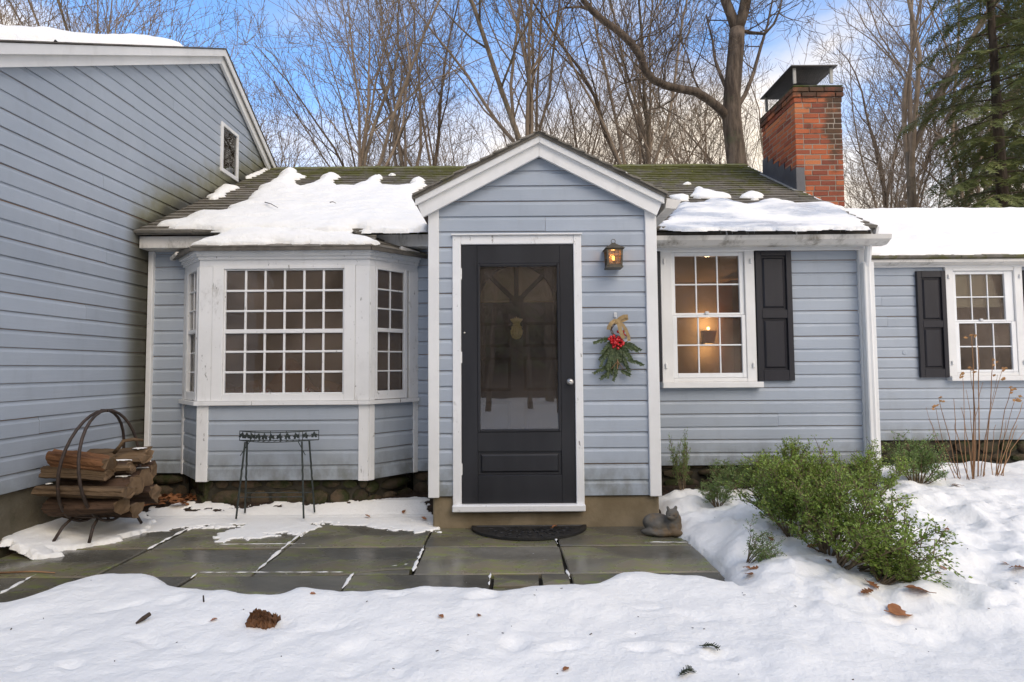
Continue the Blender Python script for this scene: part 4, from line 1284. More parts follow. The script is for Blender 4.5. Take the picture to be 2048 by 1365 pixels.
# ------------------------------------------------------------------ patio
mb = MB(); mb.box(-3.44, 1.245, 2.2, 4.92, -.12, -.034)
PATIO = tag(mb.build('patio', M['sand']), 'wet bluestone flagstone patio in front of the entry', kind='structure')
def slab(x0, x1, y0, y1, pts=None):
    r = rnd; mb = MB(); j = .006
    poly = pts or [(x0 + r.uniform(-j, j) + .009, y0 + r.uniform(-j, j) + .010), (x1 + r.uniform(-j, j) - .009, y0 + r.uniform(-j, j) + .010),
                   (x1 + r.uniform(-j, j) - .009, y1 + r.uniform(-j, j) - .010), (x0 + r.uniform(-j, j) + .009, y1 + r.uniform(-j, j) - .010)]
    # uneven edges
    q = []
    for k in range(len(poly)):
        a, b = poly[k], poly[(k + 1) % len(poly)]
        m = max(1, int(math.hypot(b[0] - a[0], b[1] - a[1]) / .12))
        for t in range(m):
            f = t / m
            w_ = 0 if t == 0 else .0045
            q.append((a[0] + (b[0] - a[0]) * f + r.uniform(-w_, w_), a[1] + (b[1] - a[1]) * f + r.uniform(-w_, w_)))
    cx = sum(p[0] for p in q) / len(q); cy = sum(p[1] for p in q) / len(q)
    n = len(q); tx, ty = r.uniform(-.004, .004), r.uniform(-.005, .005); dz = r.uniform(-.004, .003)
    zt = lambda x, y: dz + tx * (x - cx) + ty * (y - cy)
    ins = [(cx + (x - cx) * .985, cy + (y - cy) * .975) for x, y in q]
    vs = [(x, y, -.05) for x, y in q] + [(x, y, zt(x, y) - .006) for x, y in q] + [(x, y, zt(x, y)) for x, y in ins]
    fs = [(k, (k + 1) % n, n + (k + 1) % n, n + k) for k in range(n)] + [(n + k, n + (k + 1) % n, 2 * n + (k + 1) % n, 2 * n + k) for k in range(n)] + [tuple(2 * n + k for k in range(n))]
    mb.add([(x - cx, y - cy, z) for x, y, z in vs], fs)
    o = mb.build('flagstone', M['slab'], PATIO, local=True); o.location = (cx, cy, 0)
    return o
R0, R1, R2, R3, R4 = 4.90, 4.43, 3.88, 3.37, 2.90
for a, b in ((-3.42, -2.53), (-2.53, -1.58), (-1.58, -.66)): slab(a, b, R1, R0)
for a, b in ((-3.42, -2.53), (-2.53, -1.58), (-1.58, -.63)): slab(a, b, R2, R1)
for a, b in ((-.63, .315), (.315, 1.245)): slab(a, b, R2, YP + .02)
slab(-3.42, -2.53, R3, R2); slab(-2.53, -1.58, R3, R2)
slab(-1.58, -.62, R3, R2, [(-1.574, R3 + .006), (-1.05, R3 + .006), (-.92, R3 + .05), (-.80, R3 + .085), (-.63, R3 + .10), (-.622, R2 - .006), (-1.574, R2 - .006)])
slab(0, 0, 0, 0, [(-1.03, R3 + .004), (-.63, R3 + .004), (-.64, R3 + .085), (-.80, R3 + .070), (-.92, R3 + .036)])
slab(-.61, .32, R3, R2); slab(.32, 1.245, R3, R2)
for a, b in ((-3.42, -2.90), (-2.90, -1.92), (-1.92, -.965), (-.965, -.13)): slab(a, b, R4, R3)
slab(-.13, .155, 3.19, R3); slab(.155, .335, 3.17, R3); slab(-.13, .335, R4, 3.18); slab(.335, 1.245, R4, R3)
for a, b in ((-3.42, -2.4), (-2.4, -1.4), (-1.4, -.5), (-.5, .4), (.4, 1.245)): slab(a, b, 2.4, R4)

# ------------------------------------------------------------------ planting beds along the house
def bed(name, x0, x1, y0, y1, fz, label):
    xs = np.arange(x0, x1 + .02, .03); ys = np.arange(y0, y1 + .02, .03)
    X, Y = np.meshgrid(xs, ys)
    Z = fz(X, Y)
    o = grid_mesh(name, X, Y, Z, np.ones(X.shape, bool), M['soil'])
    return tag(o, label, kind='structure')
bed('planting_bed', XL, -.60, 4.62, 5.25, lambda X, Y: np.clip((Y - 4.70) * .40, -.03, .075) + .012 * fbm(X * 9, Y * 9, 3), 'leaf strewn soil strip below the bay window')
bed('wall_bed', XL, -2.95, 2.9, 4.66, lambda X, Y: np.clip((-3.10 - X) * .26, -.06, .085) * np.clip((Y - 3.70) / .25, 0, 1) - .06 * np.clip((3.95 - Y) / .25, 0, 1) + .012 * fbm(X * 9, Y * 9, 3), 'soil strip along the left wing wall')
bed('shrub_bed', 1.12, 3.36, 4.5, 5.24, lambda X, Y: np.clip(.10 + (Y - 5.0) * .10, -.03, .12) + .012 * fbm(X * 9, Y * 9, 3), 'dark soil strip under the right front wall')

# ------------------------------------------------------------------ snow on the ground
front = [(0, 1196), (60, 1194), (100, 1171), (180, 1146), (250, 1139), (325, 1141), (350, 1156), (400, 1171), (480, 1178), (565, 1190), (590, 1180), (625, 1176), (690, 1181),
         (760, 1178), (830, 1175), (900, 1169), (960, 1172), (1000, 1178), (1050, 1168), (1100, 1161), (1180, 1160), (1230, 1141), (1262, 1137), (1300, 1141), (1380, 1146), (1450, 1156)]
B = []
for px, py in front:
    p = PZ(px, py, .085); B.append((p.x, p.y - .045))
B = [(XL - .1, B[0][1] + .02)] + B
B += [(PZ(1437, 1135, .05).x + .03, PZ(1437, 1135, .05).y), (1.255, 3.62), (1.235, 3.80), (1.21, 3.98), (1.17, 4.08), (1.15, 4.25), (1.15, 4.95), (1.5, 5.08), (2.2, 5.04), (2.9, 5.09), (3.37, 5.04), (3.39, 6.30), (12, 6.33), (12, 10.4), (-12, 10.4), (-12, 2.25), (XL - .1, 2.25)]
def snow_height(X, Y):
    s = -sdf(X, Y, B)                                       # positive on the snow
    s = s + .022 * fbm(X * 5, Y * 5, 3)
    base = .112 + .044 * fbm(X * .8 + 3, Y * .8, 3) + .022 * fbm(X * 3.6, Y * 3.6, 4) + .0065 * fbm(X * 11, Y * 11, 4, .6) - .030 * np.clip(fbm(X * 2.3 + 31, Y * 3.4, 3) - .30, 0, 1) - .035 * np.clip(fbm(X * 6.5 + 11, Y * 8, 2) - .40, 0, 1)
    bank = .012 * np.exp(-((s - .22) / .16) ** 2) * (Y < 4.0)
    right = np.clip((X - 1.12) / .35, 0, 1) * np.clip((Y - 2.2) / .5, 0, 1)
    base = base + right * (.060 * np.abs(fbm(X * 2.6, Y * 2.6, 4)) + .052 * fbm(X * 5.5, Y * 5.5 + 4, 4) + .030 * np.abs(fbm(X * 8 + 5, Y * 8, 4, .6)) + .010 * fbm(X * 24, Y * 24, 3))
    # mounds round the shrubs, trodden dents
    for (mx_, my, r, h) in ((1.60, 3.70, .22, .05), (1.90, 3.30, .26, .05), (1.62, 3.02, .20, .05), (1.35, 4.25, .25, -.03), (1.38, 3.75, .14, -.05), (1.45, 4.55, .12, .05), (1.75, 4.15, .16, .06), (1.30, 3.45, .10, .03), (2.15, 2.72, .22, .08), (3.6, 4.55, .5, .04), (5.2, 5.3, .7, .06),
                          (1.95, 2.45, .35, -.055), (2.45, 2.50, .16, -.06), (2.9, 3.5, .12, -.045), (3.25, 4.05, .12, -.045), (2.62, 3.1, .10, -.03), (3.5, 3.3, .14, -.04), (4.1, 4.4, .14, -.05), (2.3, 3.9, .12, -.04),
                          (1.26, 3.55, .10, -.02), (1.42, 3.32, .09, -.05)):
        base = base + h * np.exp(-(((X - mx_) ** 2 + (Y - my) ** 2) / r ** 2))
    for (px, py, rx, ry, h, an) in ((645, 1255, .10, .018, -.012, .0), (405, 1250, .045, .02, -.014, .2), (255, 1215, .11, .012, -.016, .5), (930, 1300, .045, .05, -.016, .6), (805, 1317, .045, .045, -.014, 0),
                                    (470, 1300, .06, .025, -.014, .3), (620, 1262, .07, .02, -.010, .1), (1270, 1260, .05, .02, -.012, .2), (700, 1345, .04, .03, -.014, .4), (330, 1335, .06, .02, -.012, .3), (870, 1280, .05, .015, -.014, -.3),
                                    (1160, 1240, .03, .10, -.008, -.5), (1850, 1060, .09, .05, -.03, .3), (1930, 985, .08, .05, -.03, -.2), (1990, 1150, .10, .05, -.03, .2), (1900, 1200, .10, .05, -.035, 0), (1880, 1035, .08, .05, -.03, 0), (1960, 1055, .09, .05, -.03, .3)):
        p = PZ(px, py, .12); ca, sa = math.cos(an), math.sin(an)
        dx, dy = (X - p.x) * ca + (Y - p.y) * sa, -(X - p.x) * sa + (Y - p.y) * ca
        base = base + h * np.exp(-(dx / rx) ** 2 - (dy / ry) ** 2)
    RD = random.Random(404)
    for k in range(46):                                     # old footprints and pock marks
        if k < 26: cx_, cy_ = RD.uniform(-2.2, 1.8), RD.uniform(1.7, 2.75)
        else: cx_, cy_ = RD.uniform(1.5, 4.4), RD.uniform(2.3, 4.6)
        rx, ry, an, dp = RD.uniform(.03, .10), RD.uniform(.02, .05), RD.uniform(-.6, .6), RD.uniform(.008, .022) * (1.8 if k >= 26 else 1)
        ca, sa = math.cos(an), math.sin(an)
        dx, dy = (X - cx_) * ca + (Y - cy_) * sa, -(X - cx_) * sa + (Y - cy_) * ca
        q = (dx / rx) ** 2 + (dy / ry) ** 2
        base = base - dp * np.exp(-q ** 2) + .25 * dp * np.exp(-(np.sqrt(q) - 1.5) ** 2 * 6)
    rr = np.clip(s / np.where(X > 1.15, .24, .13), 0, 1)
    rise = np.sqrt(np.clip(1 - (1 - rr) ** 2, 0, 1))
    z = np.where(s > 0, -.02 + (base + bank + .02) * rise, -.075)
    ed = np.minimum(np.minimum(X + 7.2, 9.2 - X), np.minimum(Y + 1.2, 9e9))
    return np.where(ed < .8, z * np.clip(ed / .8, 0, 1) - .08 * (1 - np.clip(ed / .8, 0, 1)), z), s
xs = np.concatenate([np.arange(-7.2, -3.6, .12), np.arange(-3.6, 4.2, .022), np.arange(4.2, 9.2, .07)])
ys = np.concatenate([np.arange(-1.2, 1.3, .12), np.arange(1.3, 4.6, .020), np.arange(4.6, 6.6, .035)])
X, Y = np.meshgrid(xs, ys)
Z, s_ = snow_height(X, Y)
tag(grid_mesh('snow_bank', X, Y, Z, s_ > -.03, M['snow']), 'deep trodden snow bank round the patio edge', kind='structure')
_gx, _gy, _gz = xs, ys, Z
def ground_z(x, y):
    i = int(np.clip(np.searchsorted(_gx, x), 1, len(_gx) - 1)); k = int(np.clip(np.searchsorted(_gy, y), 1, len(_gy) - 1))
    return float(_gz[k, i])
def on_snow(px, py):
    z = .12
    for _ in range(6):
        p = PZ(px, py, z); z = ground_z(p.x, p.y)
    return Vector((p.x, p.y, z))

def thin_snow(name, polys, z0, th, label, res=.012, edge=.035, nsc=9, surf=None, holes=(), bite=.10):
    allp = [p for q in polys for p in q]
    x0, x1 = min(p[0] for p in allp) - .05, max(p[0] for p in allp) + .05
    y0, y1 = min(p[1] for p in allp) - .05, max(p[1] for p in allp) + .05
    X, Y = np.meshgrid(np.arange(x0, x1, res), np.arange(y0, y1, res))
    s = np.full(X.shape, -9.0)
    for q in polys: s = np.maximum(s, sdf(X, Y, q))
    for q in holes: s = np.minimum(s, -sdf(X, Y, q))
    s = s + edge * fbm(X * nsc * .5, Y * nsc, 4) + .035 * fbm(X * 16, Y * 32, 4, .7) - bite * np.clip(fbm(X * 5 + 40, Y * 9, 5, .6) - .28, 0, 1)
    rr = np.clip(s / max(th * 1.6, .02), 0, 1)
    Z = (surf(X, Y) if surf is not None else z0) + np.where(s > 0, .002 + th * np.sqrt(1 - (1 - rr) ** 2) * (1 + .5 * fbm(X * 6, Y * 6, 3)), -.012)
    return tag(grid_mesh(name, X, Y, Z, s > 0, M['snow']), label, 'snow', kind='stuff')
w2 = lambda pts, z=.01: [(PZ(a, b, z).x, PZ(a, b, z).y) for a, b in pts]
thin_snow('snow', [w2([(300, 1026), (420, 1019), (480, 1023), (560, 1020), (620, 1024), (680, 1016), (760, 1013), (855, 1010), (864, 1030), (898, 1048), (872, 1063), (838, 1066), (785, 1059), (735, 1049), (650, 1047), (600, 1068), (445, 1080), (420, 1072), (470, 1056), (400, 1052), (330, 1060), (262, 1062), (285, 1035)])],
          .0, .0035, 'thin crusty snow lying on the flagstones below the bay window', bite=.42, edge=.07, res=.008, surf=lambda X, Y: np.clip((Y - 4.70) * .40, 0, .075) * (Y > 4.66) + .004 * (Y > 4.66))
bs = lambda X, Y: np.maximum(np.clip((-3.10 - X) * .26, -.06, .085), -.002)
thin_snow('snow', [w2([(0, 1076), (50, 1066), (110, 1048), (200, 1040), (262, 1018), (300, 1022), (310, 1040), (262, 1062), (225, 1072), (150, 1085), (95, 1093), (135, 1098), (80, 1104), (0, 1100)], .05)], 0, .028, 'lumpy snow heaped under the log rack', surf=bs, edge=.07, bite=.25, res=.010)
for k, (pts, wd) in enumerate([([(295, 1099), (345, 1073), (395, 1048)], .030), ([(512, 1143), (576, 1088), (628, 1048), (655, 1024)], .030), ([(826, 1143), (848, 1091)], .026), ([(0, 1188), (72, 1149)], .03),
                               ([(382, 1157), (395, 1146)], .02), ([(685, 1177), (707, 1146)], .024), ([(400, 1145), (700, 1144.5)], .012), ([(438, 1089), (610, 1088)], .010), ([(978, 1171), (981, 1146)], .022),
                               ([(1110, 1074), (1115, 1088)], .02), ([(1132, 1140), (1140, 1158)], .016), ([(760, 1136), (822, 1128)], .014), ([(1290, 1084.5), (1375, 1085)], .012), ([(280, 1062), (320, 1060)], .02)]):
    mb = MB(); P_ = [PZ(a, b, .0) for a, b in pts]
    q = []
    for i in range(len(P_) - 1):
        m = max(2, int((P_[i + 1] - P_[i]).length / .03))
        q += [P_[i].lerp(P_[i + 1], t / m) for t in range(m)]
    q.append(P_[-1])
    rr = [wd * .5 * (rnd.uniform(.35, 1.2) if rnd.random() > .22 else .08) for _ in q]; rr[0] = rr[-1] = .002
    mb.tube([p + Vector((rnd.uniform(-.003, .003), rnd.uniform(-.003, .003), -.001)) for p in q], rr, 7)
    for i, v in enumerate(mb.v): mb.v[i] = (v[0], v[1], v[2] * .45 + .001)
    tag(mb.build('joint_snow', M['snow'], None, True), 'line of snow caught in a joint between the flagstones', 'snow', kind='stuff')

# ------------------------------------------------------------------ snow on the roofs
def roof_snow(name, polys, p0, u, v, n, th, label, res=.018, edge=.03, nsc=7, mat='snow', lip=None, thin=None):
    """polys in roof coordinates (u, v)"""
    allp = [p for q in polys for p in q]
    x0, x1 = min(p[0] for p in allp) - .06, max(p[0] for p in allp) + .06
    y0, y1 = min(p[1] for p in allp) - .06, max(p[1] for p in allp) + .06
    A_, B_ = np.meshgrid(np.arange(x0, x1, res), np.arange(y0, y1, res))
    s = np.full(A_.shape, -9.0)
    for q in polys: s = np.maximum(s, sdf(A_, B_, q))
    s = s + edge * (1.3 * fbm(A_ * nsc * .6, B_ * nsc * 1.6, 5, .65) + .45 * np.sin(B_ / .118 * 2 * PI))
    T = th * (1 + .55 * fbm(A_ * 2.0, B_ * 2.0, 3) + .28 * fbm(A_ * 5, B_ * 14, 4))
    if thin is not None: T = T * thin(A_, B_)
    T = np.maximum(T, .012)
    rr = np.clip(s / np.maximum(T * 3.0, .03), 0, 1)
    H = np.where(s > 0, .018 + T * np.sqrt(1 - (1 - rr) ** 2), .002)
    co = [p0[k] + A_ * u[k] + B_ * v[k] + H * n[k] for k in range(3)]
    if lip is not None: co[2] = co[2] + lip(A_, B_, H)
    return tag(grid_mesh(name, co[0], co[1], co[2], s > -.002, M[mat]), label, 'snow', kind='stuff')
P0 = Vector((0, 4.98, 2.50))
def rp(pts, off=(0, 0), sc=1.0, lift=.03):
    out = []
    for a, b in pts:
        p = PP(off[0] + a / sc, off[1] + b / sc, P0 + n_ * lift, n_) - P0
        out.append((p.x, p.dot(v_)))
    return out
Z7 = ((280, 310), 3.303)
L1 = [(95, 455), (140, 442), (300, 422), (340, 397), (430, 382), (560, 380), (600, 352), (700, 312), (745, 272), (790, 232), (800, 212), (850, 192), (845, 178), (905, 162), (935, 112), (975, 96), (1025, 97), (1045, 135), (1095, 142), (1010, 167),
      (1025, 187), (1000, 202), (1060, 216), (1120, 206), (1190, 177), (1200, 147), (1240, 129), (1300, 132), (1325, 147), (1270, 167), (1290, 197), (1315, 217), (1400, 217), (1410, 207), (1490, 182), (1530, 152), (1600, 137), (1590, 162), (1560, 177),
      (1610, 207), (1700, 219), (1760, 207), (1800, 182), (1805, 162), (1850, 152), (1875, 167), (1860, 182), (1895, 202), (1830, 237), (1815, 290), (1900, 420), (1900, 486), (1700, 492), (1480, 494), (1430, 480), (1400, 492), (1240, 508), (1000, 500), (760, 490), (560, 498), (420, 482), (250, 478), (140, 470)]
roof_snow('roof_snow', [rp(L1, *Z7)], P0, u_, v_, n_, .070, 'large melting snow sheet on the mossy roof above the bay window',
          thin=lambda a, b: np.clip(.35 + (a + 3.3) / .5, .2, 1) * np.clip(1 - (a + 1.25) * .9 * (b < .5), .30, 1))
roof_snow('roof_snow', [rp([(690, 150), (720, 138), (790, 105), (820, 75), (850, 55), (900, 60), (880, 80), (840, 95), (800, 120), (760, 140), (700, 155)], *Z7)], P0, u_, v_, n_, .05, 'narrow snow strip beside the wing wall near the ridge', res=.012, edge=.012)
roof_snow('roof_snow', [rp([(440, 275), (480, 262), (500, 225), (545, 200), (600, 203), (655, 212), (620, 228), (575, 240), (560, 268), (490, 290), (460, 290)], *Z7)], P0, u_, v_, n_, .05, 'small leaf shaped snow patch on the bare shingles by the wing wall', res=.012, edge=.012)
roof_snow('roof_snow', [rp([(1640, 128), (1665, 122), (1690, 127), (1665, 132)], *Z7)], P0, u_, v_, n_, .03, 'tiny fleck of snow high on the shingles', res=.008, edge=.0)
Z8 = ((1280, 310), 4.096)
L2 = [(150, 585), (215, 520), (300, 440), (330, 398), (420, 410), (500, 402), (560, 367), (620, 363), (720, 373), (800, 396), (870, 412), (940, 402), (1020, 368), (1100, 371), (1200, 396), (1280, 409), (1400, 411), (1480, 406), (1560, 416), (1640, 441), (1690, 471), (1760, 496), (1820, 532), (1855, 578),
      (1700, 590), (1500, 588), (1300, 596), (1100, 590), (900, 596), (700, 592), (500, 598), (300, 594)]
roof_snow('roof_snow', [rp(L2, *Z8)], P0, u_, v_, n_, .060, 'half melted icy snow along the eave right of the entry', mat='snow_ice', thin=lambda a, b: np.clip(.35 + .9 * (b - .25) / .35, .25, 1))
roof_snow('roof_snow', [rp([(440, 300), (450, 265), (500, 265), (550, 290), (600, 300), (640, 312), (700, 315), (752, 335), (740, 350), (640, 355), (560, 357), (500, 350), (415, 335)], *Z8)], P0, u_, v_, n_, .05, 'two lobed snow lump on the shingles right of the entry roof', res=.010, edge=.012)
roof_snow('roof_snow', [rp([(820, 340), (850, 312), (900, 301), (960, 306), (1012, 330), (1005, 352), (940, 360), (870, 350)], *Z8)], P0, u_, v_, n_, .05, 'oval snow lump on the shingles below the chimney', res=.010, edge=.010)
roof_snow('roof_snow', [rp([(240, 335), (300, 328), (400, 332), (395, 365), (330, 370), (262, 352)], *Z8)], P0, u_, v_, n_, .04, 'snow scrap beside the entry eave gutter', res=.010, edge=.010)
roof_snow('roof_snow', [rp([(352, 234), (370, 224), (400, 222), (422, 230), (400, 237)], *Z8)], P0, u_, v_, n_, .025, 'tiny snow dab on the mossy shingles', res=.008, edge=.0)
# entry roof, bay roof, both wings
pn = Vector((PR_S, 0, 1)).normalized(); pv = Vector((-1, 0, PR_S)).normalized()
pe = Vector((PR_X + .985, 4.205, PR_Z - PR_S * .985))
roof_snow('roof_snow', [[(.05, .10), (.05, .34), (.10, .56), (.30, .68), (.6, .62), (.9, .3), (.5, .12)]], pe, Vector((0, 1, 0)), pv, pn, .035, 'thin snow lying on the right slope of the entry roof', edge=.02)
pn2 = Vector((-PR_S, 0, 1)).normalized(); pv2 = Vector((1, 0, PR_S)).normalized()
bu = Vector((1, 0, 0)); A0 = A[1]; bn = bu.cross((BT[1] + BT[2]) / 2 - A0).normalized(); bv = bn.cross(bu)
roof_snow('roof_snow', [[(-.02, .045), (.25, .040), (.6, .05), (.9, .045), (1.25, .05), (1.50, .03), (1.62, .06), (1.48, .16), (1.36, .24), (1.30, .36), (1.0, .42), (.5, .42), (.22, .40), (.12, .22)]], A0, bu, bv, bn, .055, 'snow cap on the bay window roof', res=.014, edge=.022)
WP0 = Vector((3.37, 6.28, 2.463))
roof_snow('roof_snow', [[(.0, .06), (1.0, .05), (2, .065), (3, .05), (6.2, .05), (6.2, 2.10), (3.1, 2.12), (1.9, 2.10), (.9, 2.13), (.42, 2.10), (.42, .9), (.02, .85)]], WP0, u_, v_, n_, .05, 'unbroken snow blanket on the far wing roof', res=.03, edge=.03)
gv = Vector((0, 1, .575)).normalized(); gn = Vector((0, -.575, 1)).normalized()
GP0 = Vector((-3.36, 1.95, 5.005 - 4.35 * .575))
roof_snow('roof_snow', [[(-6.5, .2), (-.10, .2), (-.07, 2.5), (-.10, 3.6), (-.14, 4.2), (-.28, 4.62), (-1.5, 4.85), (-6.5, 4.85)]], GP0, Vector((1, 0, 0)), gv, gn, .085, 'thick snow on the left wing roof above the rake', res=.04, edge=.03)
# ------------------------------------------------------------------ things on the wall and the patio
def rest(o, lx=0): return o

# lantern
lc = PY(1227, 515, YP - .085)
LAN = empty('wall_lantern', (lc.x, lc.y, lc.z))
tag(LAN, 'small bronze lantern with a lit amber bulb on the entry wall', 'lantern')
def lp(name, mat, fn, smooth=False):
    m = MB(); fn(m); return m.build(name, mat, LAN, smooth, local=True)
w_, h_ = .056, .070
def cage(m):
    for sx in (-1, 1):
        for sy in (-1, 1):
            m.bar((sx * w_ * .92, sy * w_ * .92, -h_), (sx * w_, sy * w_, h_ * .75), .013, .013, (0, 1, 0))
    for z, k in ((-h_, .95), (h_ * .75, 1.02)):
        for sx in (-1, 1):
            m.box(sx * w_ * k - .007, sx * w_ * k + .007, -w_ * k + .008, w_ * k - .008, z - .006, z + .006)
            m.box(-w_ * k + .008, w_ * k - .008, sx * w_ * k - .007, sx * w_ * k + .007, z - .006, z + .006)
    for d in (-1, 1):
        m.bar((0, d * w_ * .96, -h_), (0, d * w_ * .98, h_ * .72), .004, .004, (0, 1, 0)); m.bar((-w_ * .9, d * w_ * .97, .0), (w_ * .9, d * w_ * .97, .0), .004, .004)
        m.bar((d * w_ * .96, 0, -h_), (d * w_ * .98, 0, h_ * .72), .004, .004, (1, 0, 0)); m.bar((d * w_ * .97, -w_ * .9, .0), (d * w_ * .97, w_ * .9, .0), .004, .004)
lp('cage', M['bronze'], cage)
lp('base_plate', M['bronze'], lambda m: m.prism([(-w_ * 1.12, -w_ * 1.12, -h_ - .018), (w_ * 1.12, -w_ * 1.12, -h_ - .018), (w_ * 1.12, w_ * 1.12, -h_ - .018), (-w_ * 1.12, w_ * 1.12, -h_ - .018)], (0, 0, .011)))
def hat(m):
    z0, z1, a, b = h_ * .75 + .0065, h_ * .75 + .05, w_ * 1.36, w_ * .35
    vs = [(-a, -a, z0), (a, -a, z0), (a, a, z0), (-a, a, z0), (-b, -b, z1), (b, -b, z1), (b, b, z1), (-b, b, z1)]
    m.add(vs, [(3, 2, 1, 0), (4, 5, 6, 7), (0, 1, 5, 4), (1, 2, 6, 5), (2, 3, 7, 6), (3, 0, 4, 7)])
    m.box(-b * .8, b * .8, -b * .8, b * .8, z1 + .0003, z1 + .008)
lp('roof_cap', M['bronze'], hat)
lp('ring', M['bronze'], lambda m: m.tube([(.016 * math.cos(t * PI / 8), 0, h_ * .75 + .073 + .016 * math.sin(t * PI / 8)) for t in range(17)], .0025, 6), True)
lp('back_plate', M['bronze'], lambda m: (m.box(-.035, .035, .076, .0835, -.06, .07, .004), m.tube([(0, .076, .03), (0, .045, .045)], .008, 6)))
for d in (-1, 1):
    lp('lantern_pane', M['amber'], lambda m: m.box(-w_ * .88, w_ * .88, d * w_ * .90 - .001, d * w_ * .90 + .001, -h_ + .007, h_ * .75 - .007))
    lp('lantern_pane', M['amber'], lambda m: m.box(d * w_ * .90 - .001, d * w_ * .90 + .001, -w_ * .88, w_ * .88, -h_ + .007, h_ * .75 - .007))
lp('bulb', M['bulb'], lambda m: m.ball((0, 0, -.005), .016, 10, 8, (.8, .8, 1.3)), True)
lp('candle_tube', M['lampshade'], lambda m: m.tube([(0, 0, -h_ - .006), (0, 0, -.026)], .010, 8))
ld = bpy.data.lights.new('lantern_glow', 'POINT'); ld.energy = .22; ld.color = (1, .60, .28); ld.shadow_soft_size = .015
lo = bpy.data.objects.new('lantern_glow', ld); COL.objects.link(lo); lo.location = (0, 0, .028); lo.parent = LAN

# evergreen door swag
sc_ = PY(1232, 690, YP - .030)
SW = empty('evergreen_swag', (sc_.x, sc_.y, sc_.z))
tag(SW, 'evergreen swag with red berries and a burlap bow hung on the entry wall', 'swag')
r = random.Random(5)
PXM = YP / F                                               # metres per photograph pixel on the entry wall
def spray(mb, p, d, L, rr, side=.030, needles=46):
    d = Vector(d).normalized()
    pts = []
    q = Vector(p)
    for k in range(7):
        pts.append(q.copy()); q = q + d * (L / 6); d = (d + Vector((r.uniform(-.10, .10), r.uniform(-.04, .04), -.05))).normalized()
    mb.tube(pts, [.0022 * (1 - k / 8) for k in range(7)], 4)
    for k in range(needles):
        t = r.random(); i = min(int(t * 6), 5); b = pts[i].lerp(pts[i + 1], t * 6 - i)
        ax = (pts[i + 1] - pts[i]).normalized()
        sd_ = ax.cross(Vector((0, -1, 0))) * r.choice((-1, 1)) + Vector((0, r.uniform(-.8, .15), 0))
        nd = (ax * r.uniform(.5, 1.0) + sd_.normalized() * r.uniform(.5, .9)).normalized()
        ln = side * r.uniform(.6, 1.15) * (1 - .5 * t)
        wv = nd.cross(Vector((r.uniform(-.4, .4), -1, r.uniform(-.4, .4)))).normalized() * .0030
        mb.add([b - wv, b + nd * ln * .5 - wv * 1.3, b + nd * ln, b + nd * ln * .5 + wv * 1.3, b + wv], [(0, 1, 2, 3, 4)])
fan = [(-100, 40, 60), (-75, 120, 62), (-55, 175, 65), (-35, 190, 70), (-15, 210, 72), (10, 220, 70), (30, 200, 70), (50, 150, 65), (75, 110, 60), (95, 30, 55), (70, -10, 50), (-60, 40, 50)]
for k in range(44):
    a = max(-80, min(75, r.gauss(0, 38))); L = r.uniform(.10, .225) * (1.15 if abs(a) < 40 else .85)
    m = MB(); d = Vector((math.sin(math.radians(a)), r.uniform(-.12, .02), -math.cos(math.radians(a))))
    spray(m, (r.uniform(-.03, .03), r.uniform(-.035, 0), .05 - r.uniform(0, .08)), d, L, r, .034, 95)
    m.build('evergreen_spray', M['fir'], SW, local=True)
for (dx, dz, a, L) in ((-.06, -.17, -72, .13), (.08, -.12, 78, .13), (.02, -.20, 70, .09), (-.03, -.20, -60, .12), (.0, -.15, -10, .13), (-.06, .04, -85, .12), (.06, .02, 70, .14)):
    m = MB(); spray(m, (dx, -.02, dz), (math.sin(math.radians(a)), -.1, -math.cos(math.radians(a))), L, r, .036, 80); m.build('evergreen_spray', M['fir'], SW, local=True)
m = MB(); m.tube([(0, -.03, -.08), (.004, -.045, -.14), (-.004, -.05, -.19)], .003, 5); m.tube([(.002, -.045, -.13), (.03, -.05, -.17), (.04, -.05, -.19)], .002, 5); m.tube([(.002, -.045, -.13), (-.03, -.05, -.165), (-.045, -.05, -.185)], .002, 5)
m.build('bare_twig', M['straw'], SW, local=True)
mbr = MB(); mbr.ball((0, 0, 0), .0115, 8, 6); me_b = mbr.mesh('berry', True); me_b.materials.append(M['berry'])
for k in range(52):
    x, z = r.gauss(.006, .034), r.gauss(.035, .030)
    if abs(x) > .075 or abs(z - .035) > .068: continue
    link('berry', me_b, None, SW, (x, -.050 + r.uniform(-.012, .010), z), (0, 0, 0), (1, 1, 1))
m = MB()
for k in range(5):
    ph = r.uniform(0, 2 * PI); q = []
    for t in range(25):
        a = 2 * PI * t / 24
        rr = .050 + .006 * math.sin(3 * a + ph)
        q.append((.012 + rr * math.cos(a), -.030 + .008 * math.sin(5 * a + ph), .115 + rr * 1.05 * math.sin(a)))
    m.tube(q, .0035, 5)
m.build('grapevine_ring', M['twine'], SW, True, local=True)
def ribbon(pts, wd, side=(1, 0, 0)):
    m = MB(); pts = [Vector(p) for p in pts]; vs = []
    for k, p in enumerate(pts):
        d = (pts[min(k + 1, len(pts) - 1)] - pts[max(k - 1, 0)]).normalized()
        s = d.cross(Vector((0, -1, 0)));
        s = s.normalized() if s.length > .2 else Vector(side)
        s = (s + Vector((0, .25, 0))).normalized()
        vs += [p - s * wd / 2, p + s * wd / 2]
    fs = [(2 * k, 2 * k + 1, 2 * k + 3, 2 * k + 2) for k in range(len(pts) - 1)]
    m.add(vs, fs); n = len(vs)
    m.add([v + Vector((0, .0015, 0)) for v in vs], [f[::-1] for f in fs])
    return m.build('ribbon', M['burlap'], SW, True, local=True)
ribbon([(0, -.055, .175), (.02, -.07, .20), (.05, -.075, .215), (.075, -.065, .218), (.078, -.050, .200), (.05, -.048, .188), (.015, -.055, .178)], .030)
